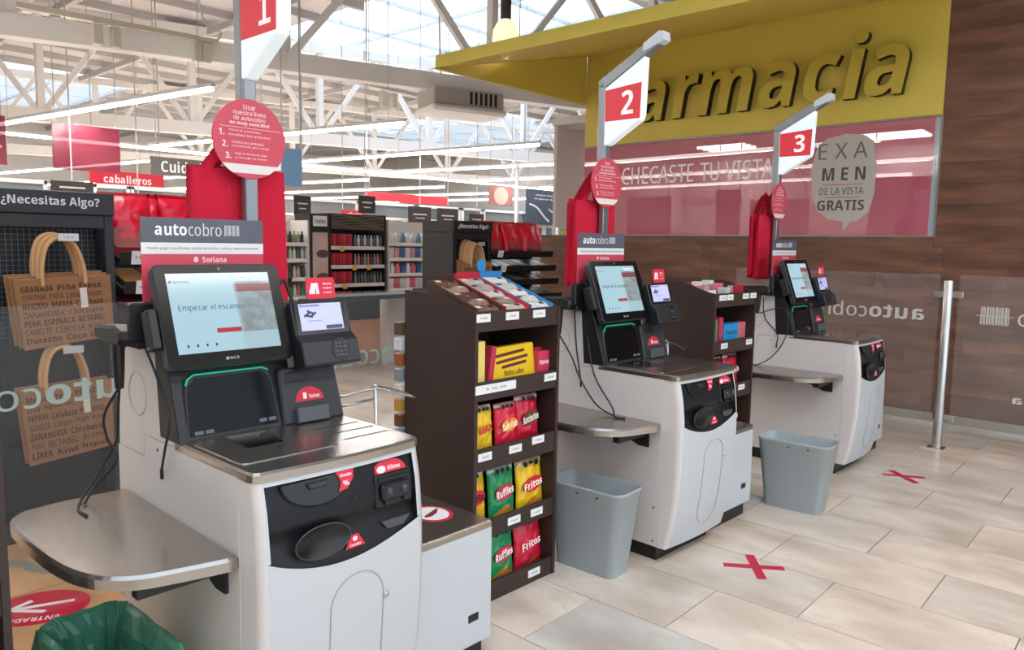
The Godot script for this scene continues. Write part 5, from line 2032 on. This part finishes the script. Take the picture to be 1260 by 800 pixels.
func shop() -> void:
	var X := -9.5
	# cosmetics unit
	var ys := [1.575, 1.29, 1.01, 0.75, 0.5]
	var u := unit("black cosmetics shelf with a dark wavy header in the middle distance", X, -6.54, -7.6, 2.07, ys, "1c1a1b", "d8d0cc")
	var st := S()
	bb(st, -0.53, 0.53, 1.83, 2.07, -0.02, 0.0, 0.003)
	var hd := part(u, "header", st, hx("3a322c", 0.4))
	st = S(true)
	for k in 6:
		var pts := []
		for j in 12:
			pts.append(Vector3(-0.5 + j * 0.09, 1.86 + k * 0.035 + 0.012 * sin(j * 0.9 + k * 1.3), 0.002))
		tube(st, pts, 0.004, 5)
	part(hd, "wave_lines", st, hx("8a7e6e", 0.4))
	for r in 5:
		var y: float = ys[r]
		shop_products(7, "lipstick_box", "red cosmetic box, # in the %s row of the black cosmetics shelf" % ["top", "second", "third", "fourth", "fifth"][r], "cosmetic box", Vector3(X - 0.06, y, -6.58), Vector3(X - 0.06, y, -7.0), ["b81f34", "c4303e", "a81830"], Vector3(0.052, 0.19 if r < 3 else 0.15, 0.05), "red cosmetic boxes")
		shop_products(9, "cosmetic_tube", "cosmetic tube, # after the red boxes, %s row of the cosmetics shelf" % ["top", "second", "third", "fourth", "fifth"][r], "cosmetic tube", Vector3(X - 0.06, y, -7.02), Vector3(X - 0.06, y, -7.57), [["5a5c60", "b8b8ba"], ["8a8488", "c86a74", "5c5048"], ["6a7884", "3f4a54", "6e5a4a"], ["4a4446", "8a8688"], ["707072", "3e3a3c"]][r], Vector3(0.045, 0.18 if r < 3 else 0.14, 0.045), "cosmetic tubes", true)
	for q in [[-6.75, 0], [-6.98, 1], [-7.25, 1], [-6.8, 2]]:
		var tg := thing("shelf_flag", "yellow price flag clipped to a cosmetics shelf edge, %s" % ["upper row", "second row near the red boxes", "second row near the tubes", "third row"][[[-6.75, 0], [-6.98, 1], [-7.25, 1], [-6.8, 2]].find(q)], "price flag", Vector3(X + 0.02, ys[q[1]] - 0.07, q[0]), 90)
		st = S()
		bb(st, -0.04, 0.04, 0, 0.07, 0, 0.003)
		part(tg, "card", st, hx("e0b040", 0.5))
	# portrait column beside it
	var c := thing("poster_column", "black column with a white name plate and two portrait pictures beside the cosmetics shelf", "display column", Vector3(X + 0.02, 0, -6.37), 90)
	st = S()
	bb(st, -0.17, 0.17, 0, 2.05, -0.4, 0, 0.004)
	part(c, "column", st, hx("1c1a1b", 0.5))
	st = S()
	bb(st, -0.12, 0.12, 1.87, 2.02, 0, 0.004)
	part(c, "name_plate", st, hx("dfe3e4", 0.5))
	st = S()
	txt(st, "Vanilas", 0, 1.945, 0.18, 0.06, T(0, 0, 0.004), true)
	part(c, "lettering", st, hx("3a3c3e", 0.5))
	for k in 2:
		st = S()
		bb(st, -0.13, 0.13, 1.42 - k * 0.36, 1.78 - k * 0.36, 0, 0.003)
		var pc := part(c, "portrait_picture", st, hx(["b9aaa6", "c4b0ac"][k], 0.5))
		st = S()
		prism(st, oval(0.085, 0.11, 18, 0.02, 1.62 - k * 0.36), 0.003, 0.004)
		part(pc, "face_print", st, hx("cfa79c", 0.5))
		st = S()
		prism(st, oval(0.11, 0.06, 14, 0.04, 1.47 - k * 0.34), 0.004, 0.005)
		part(pc, "hair_print", st, hx("5a4640", 0.5))
	# white goods shelves either side
	var wy := [1.62, 1.39, 1.12, 0.85]
	unit("white shelf of jars and bottles, between the red tote bundle and the portrait column", X, -5.2, -6.2, 1.95, wy, "cfc8c2", "e2deda")
	var cl := [["9a8f7a", "2c2a28", "8f8a5a"], ["4c6a88", "c9c4b0", "d8cfae"], ["b8a890", "3c3a36", "c6beb0"], ["c25a5a", "3f8a54", "b8c8a8"]]
	for r in 4:
		shop_products(14, "bottle", "small bottle, # in the %s row of the white shelf beside the portrait column" % ["top", "second", "third", "fourth", "fifth"][r], "bottle", Vector3(X - 0.07, wy[r], -5.25), Vector3(X - 0.07, wy[r], -6.15), cl[r], Vector3(0.055, 0.17, 0.05), "bottles on the white shelf", true)
	var ry := [1.64, 1.40, 1.15, 0.91, 0.66]
	unit("white shelf of cartons and cans, between the cosmetics shelf and the black rack", X, -7.65, -9.2, 2.0, ry, "d2ccc8", "e6e2de")
	var cr := [["d8d6d4", "c0bcb8", "6a8494"], ["dcd8d8", "d49aa4", "3d6f9e"], ["e0dcdc", "e06a80", "2f5f92"], ["e2dede", "d85870", "cfcaca"], ["d9d4d2", "b8a8a0", "c46a78"]]
	for r in 5:
		shop_products(13, "carton", "small carton, # in the %s row of the white shelf by the cosmetics" % ["top", "second", "third", "fourth", "fifth"][r], "carton", Vector3(X - 0.05, ry[r], -7.7), Vector3(X - 0.05, ry[r], -9.15), cr[r], Vector3(0.1, 0.17, 0.09), "cartons on the white shelf", r % 2 == 0)
	# old checkout counter
	var k := thing("checkout_counter", "checkout counter with black top rail and orange wood front, seen past kiosk one", "counter", Vector3(-7.6, 0, -5.7), 90)
	st = S()
	bb(st, -0.9, 0.9, 0.93, 0.985, -0.45, 0.0, 0.01)
	part(k, "top_rail", st, hx("18181a", 0.35))
	st = S()
	bb(st, -0.9, 0.62, 0.18, 0.64, -0.5, -0.42, 0.004)
	part(k, "wood_front", st, hx("d99a70", 0.5))
	st = S()
	bb(st, -0.9, 0.66, 0.0, 0.18, -0.48, -0.44)
	part(k, "kick_board", st, hx("b9a494", 0.6))
	st = S()
	bb(st, -0.85, 0.6, 0.64, 0.93, -0.46, -0.4)
	part(k, "upper_panel", st, hx("201e1f", 0.5))
	st = S()
	bb(st, 0.66, 1.2, 0.0, 0.93, -0.6, -0.3, 0.006)
	part(k, "white_cabinet", st, hx("d6cdc6", 0.5))
	# long aisle headers further back
	X = -13.0
	var hz := [[-1.6, -3.9], [-4.55, -5.1], [-5.12, -6.3], [-6.9, -8.2], [-8.3, -9.66], [-9.7, -11.2], [-11.3, -12.6], [-12.7, -13.35], [-13.43, -16.2], [-16.3, -19.0]]
	for j in hz.size():
		var w: float = absf(hz[j][1] - hz[j][0])
		var g := thing("aisle_gondola", "tall pale aisle shelf with a glazed white header, %s along the far aisle line" % ["first", "second", "third", "fourth", "fifth", "sixth", "seventh", "eighth", "ninth", "tenth"][j], "shelf", Vector3(X, 0, (hz[j][0] + hz[j][1]) / 2), 90)
		st = S()
		bb(st, -w / 2, w / 2, 0, 2.16, -0.5, -0.4)
		part(g, "carcass", st, hx("c9c0ba", 0.6))
		st = S()
		bb(st, -w / 2, w / 2, 2.14, 2.19, -0.2, 0.02, 0.005)
		bb(st, -w / 2, w / 2, 2.44, 2.50, -0.2, 0.02, 0.005)
		bb(st, -w / 2, -w / 2 + 0.05, 2.14, 2.5, -0.2, 0.02, 0.005)
		bb(st, w / 2 - 0.05, w / 2, 2.14, 2.5, -0.2, 0.02, 0.005)
		part(g, "header_frame", st, hx("e6e6e6", 0.4))
		st = S()
		bb(st, -w / 2 + 0.05, w / 2 - 0.05, 2.19, 2.44, -0.15, -0.02)
		part(g, "header_glass", st, hx("a6adb0", 0.08, 0.5))
		for s in 5:
			st = S()
			bb(st, -w / 2, w / 2, 0.3 + s * 0.38, 0.33 + s * 0.38, -0.4, 0.0)
			part(g, "shelf_board", st, hx("dcd6d2", 0.5))
		for s in [4]:
			shop_products(maxi(2, int(w / 0.22)), "boxed_goods", "boxed goods, # in the top row of the %s far aisle shelf" % ORD[j], "box", Vector3(X - 0.05, 0.33 + s * 0.38, hz[j][0]), Vector3(X - 0.05, 0.33 + s * 0.38, hz[j][1]), [["b8505c", "d8d4d0", "5a7a94"], ["cfc4b4", "8a9a6a", "c8b060"], ["c86a74", "e0dcd8", "9a8a7a"], ["6a7a8a", "d8c8b8", "b04050"]][(j + s) % 4], Vector3(0.19, 0.27, 0.2), "boxed goods on the far aisle")
	# black aisle plates
	for q in [[-12.9, -4.22, 2.38, 0.3, 0.26], [-12.9, -5.2, 2.32, 0.26, 0.12], [-11.0, -7.06, 2.235, 0.16, 0.33], [-10.7, -8.15, 2.3, 0.18, 0.3], [-12.8, -11.2, 2.25, 0.33, 0.4], [-12.8, -12.05, 2.25, 0.33, 0.4], [-12.8, -13.0, 2.2, 0.25, 0.35]]:
		var n: String = ["behind the dark rack header", "behind the red candy bags", "above the white bottle shelf", "above the cosmetics shelf", "left of a pair behind the black rack", "second of a pair behind the black rack", "above the black rack lettering"][[-4.22, -5.2, -7.06, -8.15, -11.2, -12.05, -13.0].find(q[1])]
		var g := thing("aisle_plate", "small dark hanging aisle plate %s" % n, "sign", Vector3(q[0], q[2], q[1]), 90)
		st = S()
		bb(st, -q[3], q[3], -q[4] / 2, q[4] / 2, -0.02, 0.0, 0.004)
		part(g, "plate", st, hx("2c2422", 0.5))
		st = S()
		bb(st, -q[3] * 0.6, q[3] * 0.6, 0.02, 0.045, 0, 0.002)
		bb(st, -q[3] * 0.4, q[3] * 0.4, -0.06, -0.04, 0, 0.002)
		part(g, "print", st, hx("b8b0aa", 0.5))
		st = S()
		bb(st, -0.01, 0.01, q[4] / 2, 7.0 - q[2], -0.012, -0.008)
		part(g, "hanger_rod", st, hx("bdb8b4", 0.5))
	banners()

func hang_sign(called: String, label: String, x: float, z0: float, z1: float, y0: float, y1: float, col: String, words: Array, wc: String, top := 7.0, a := 1.0) -> Node3D:
	var t := thing(called, label, "sign", Vector3(x, y0, (z0 + z1) / 2), 90)
	var w := absf(z1 - z0)
	var st := S()
	bb(st, -w / 2, w / 2, 0, y1 - y0, -0.02, 0.0, 0.004)
	var m := hx(col, 0.5)
	if a < 1.0:
		m = glass("film_" + col, Color(col), a, 0.2)
	part(t, "board", st, m)
	st = S()
	for r in words:
		txt(st, r[0], r[1], r[2], r[3], r[4], T(0, 0, 0.0), true, 0.004)
	if words.size():
		part(t, "lettering", st, hx(wc, 0.5))
	for s in [-0.45, 0.45]:
		st = S()
		bb(st, w * s - 0.006, w * s + 0.006, y1 - y0, top - y0, -0.014, -0.006)
		part(t, "hanger_rod", st, hx("b8b4b0", 0.5))
	return t

func banners() -> void:
	hang_sign("pink_banner", "square pink translucent banner hanging above the dark rack", -13, -4.0, -4.98, 2.69, 3.39, "8e3448", [], "", 7.0, 0.8)
	hang_sign("pink_banner", "pink translucent banner cut off by the picture edge", -13, -2.4, -3.4, 2.69, 3.39, "8e3448", [], "", 7.0, 0.8)
	hang_sign("aisle_sign", "dark grey sign reading Cuidado Personal beside the red tote bundle", -13, -5.45, -7.6, 2.72, 3.02, "6a6664", [["Cuidado Personal", 0.0, 0.15, 1.8, 0.2]], "f0f0f0")
	hang_sign("department_sign", "small red caballeros sign above the aisle shelves", -14, -4.85, -6.1, 2.58, 2.80, "d22c3e", [["caballeros", 0.0, 0.09, 0.8, 0.14]], "f6e6e6")
	hang_sign("department_sign", "long red sign over the aisle behind the black rack", -14, -10.6, -13.2, 2.60, 2.80, "d0303e", [], "f6e6e6")
	hang_sign("department_sign", "short red sign above the white carton shelf", -12.5, -8.9, -9.5, 2.12, 2.28, "c8303e", [["oferta", 0.0, 0.08, 0.35, 0.08]], "f6e6e6")
	hang_sign("blue_poster", "tall blue snow scene poster beside the round sign of lane one", -7, -4.25, -4.49, 2.22, 2.60, "7ea6c8", [], "")
	var p := hang_sign("portrait_poster", "pink portrait poster above the red candy bags", -13, -13.62, -14.5, 2.62, 3.12, "a06a66", [], "")
	var st := S()
	prism(st, oval(0.26, 0.22, 18, 0.0, 0.24), 0, 0.003)
	part(p, "face_print", st, hx("d8a898", 0.5))
	var d := hang_sign("dark_poster", "dark blue poster with white lettering in a steel frame by the pharmacy corner", -12.85, -14.85, -16.3, 2.2, 3.1, "3c4658", [["vision mejor", 0.1, 0.75, 0.9, 0.06], ["el placer de ver", 0.15, 0.65, 1.1, 0.06]], "d8dadc")
	st = S(true)
	tube(st, curve([Vector3(-0.6, 0.5, 0.004), Vector3(-0.3, 0.42, 0.004), Vector3(0.0, 0.2, 0.004), Vector3(0.2, 0.08, 0.004)], 5), 0.03, 6)
	tube(st, curve([Vector3(0.2, 0.4, 0.004), Vector3(0.4, 0.32, 0.004), Vector3(0.6, 0.4, 0.004)], 5), 0.025, 6)
	part(d, "ribbon_print", st, hx("c8ccd0", 0.5))
	hang_sign("dark_poster", "brown red poster between the steel frame and the red tote of lane two", -13, -16.7, -18.0, 2.4, 3.1, "5a1c1c", [], "")
	for z in [-12.4, -13.85]:
		var t := thing("steel_pole", "thin pale steel pole %s the dark blue poster" % ("before" if z > -13 else "beyond"), "pole", Vector3(-11, 0, z))
		st = S(true)
		tube(st, [Vector3.ZERO, Vector3(0, 3.4, 0)], 0.045, 10)
		part(t, "tube", st, hx("d0cdca", 0.4, 0.3))
		st = S()
		prism(st, rrect(0.2, 0.2, 0.02), 0, 0.01, Transform3D(FLAT, Vector3.ZERO))
		part(t, "foot_plate", st, hx("d0cdca", 0.4, 0.3))

func objects() -> void:
	for i in 3:
		lane_sign(i)
		round_sign(i)
		placard(i)
		red_totes(i)
		hand_scanner(i)
	stock_shelf_one()
	stock_shelf_two()
	stock_shelf_zero()
	waste_bin("empty grey waste bin beneath the side shelf of kiosk two", Vector3(-2.175, 0, -3.085), 2)
	waste_bin("empty grey waste bin standing before kiosk three", Vector3(-1.76, 0, -4.73), 3)
	waste_bin("waste bin lined with a green plastic bag beneath the side shelf of kiosk one", Vector3(-2.31, 0, -0.80), 0, true)
	tape_cross("red tape cross on the floor before kiosk two", [-1.682, -3.575, -1.429, -3.75, -1.638, -3.791, -1.459, -3.549])
	tape_cross("red tape cross on the floor before kiosk three", [-1.556, -5.89, -1.306, -6.029, -1.543, -6.046, -1.313, -5.836])
	barriers()
	sticker()
	snack_rack(0, Vector3(-4.6, 0, -1.09), 90, "beyond kiosk one")
	snack_rack(1, Vector3(-6.0, 0, -5.72), 90, "beyond the snack shelf")
	shop()
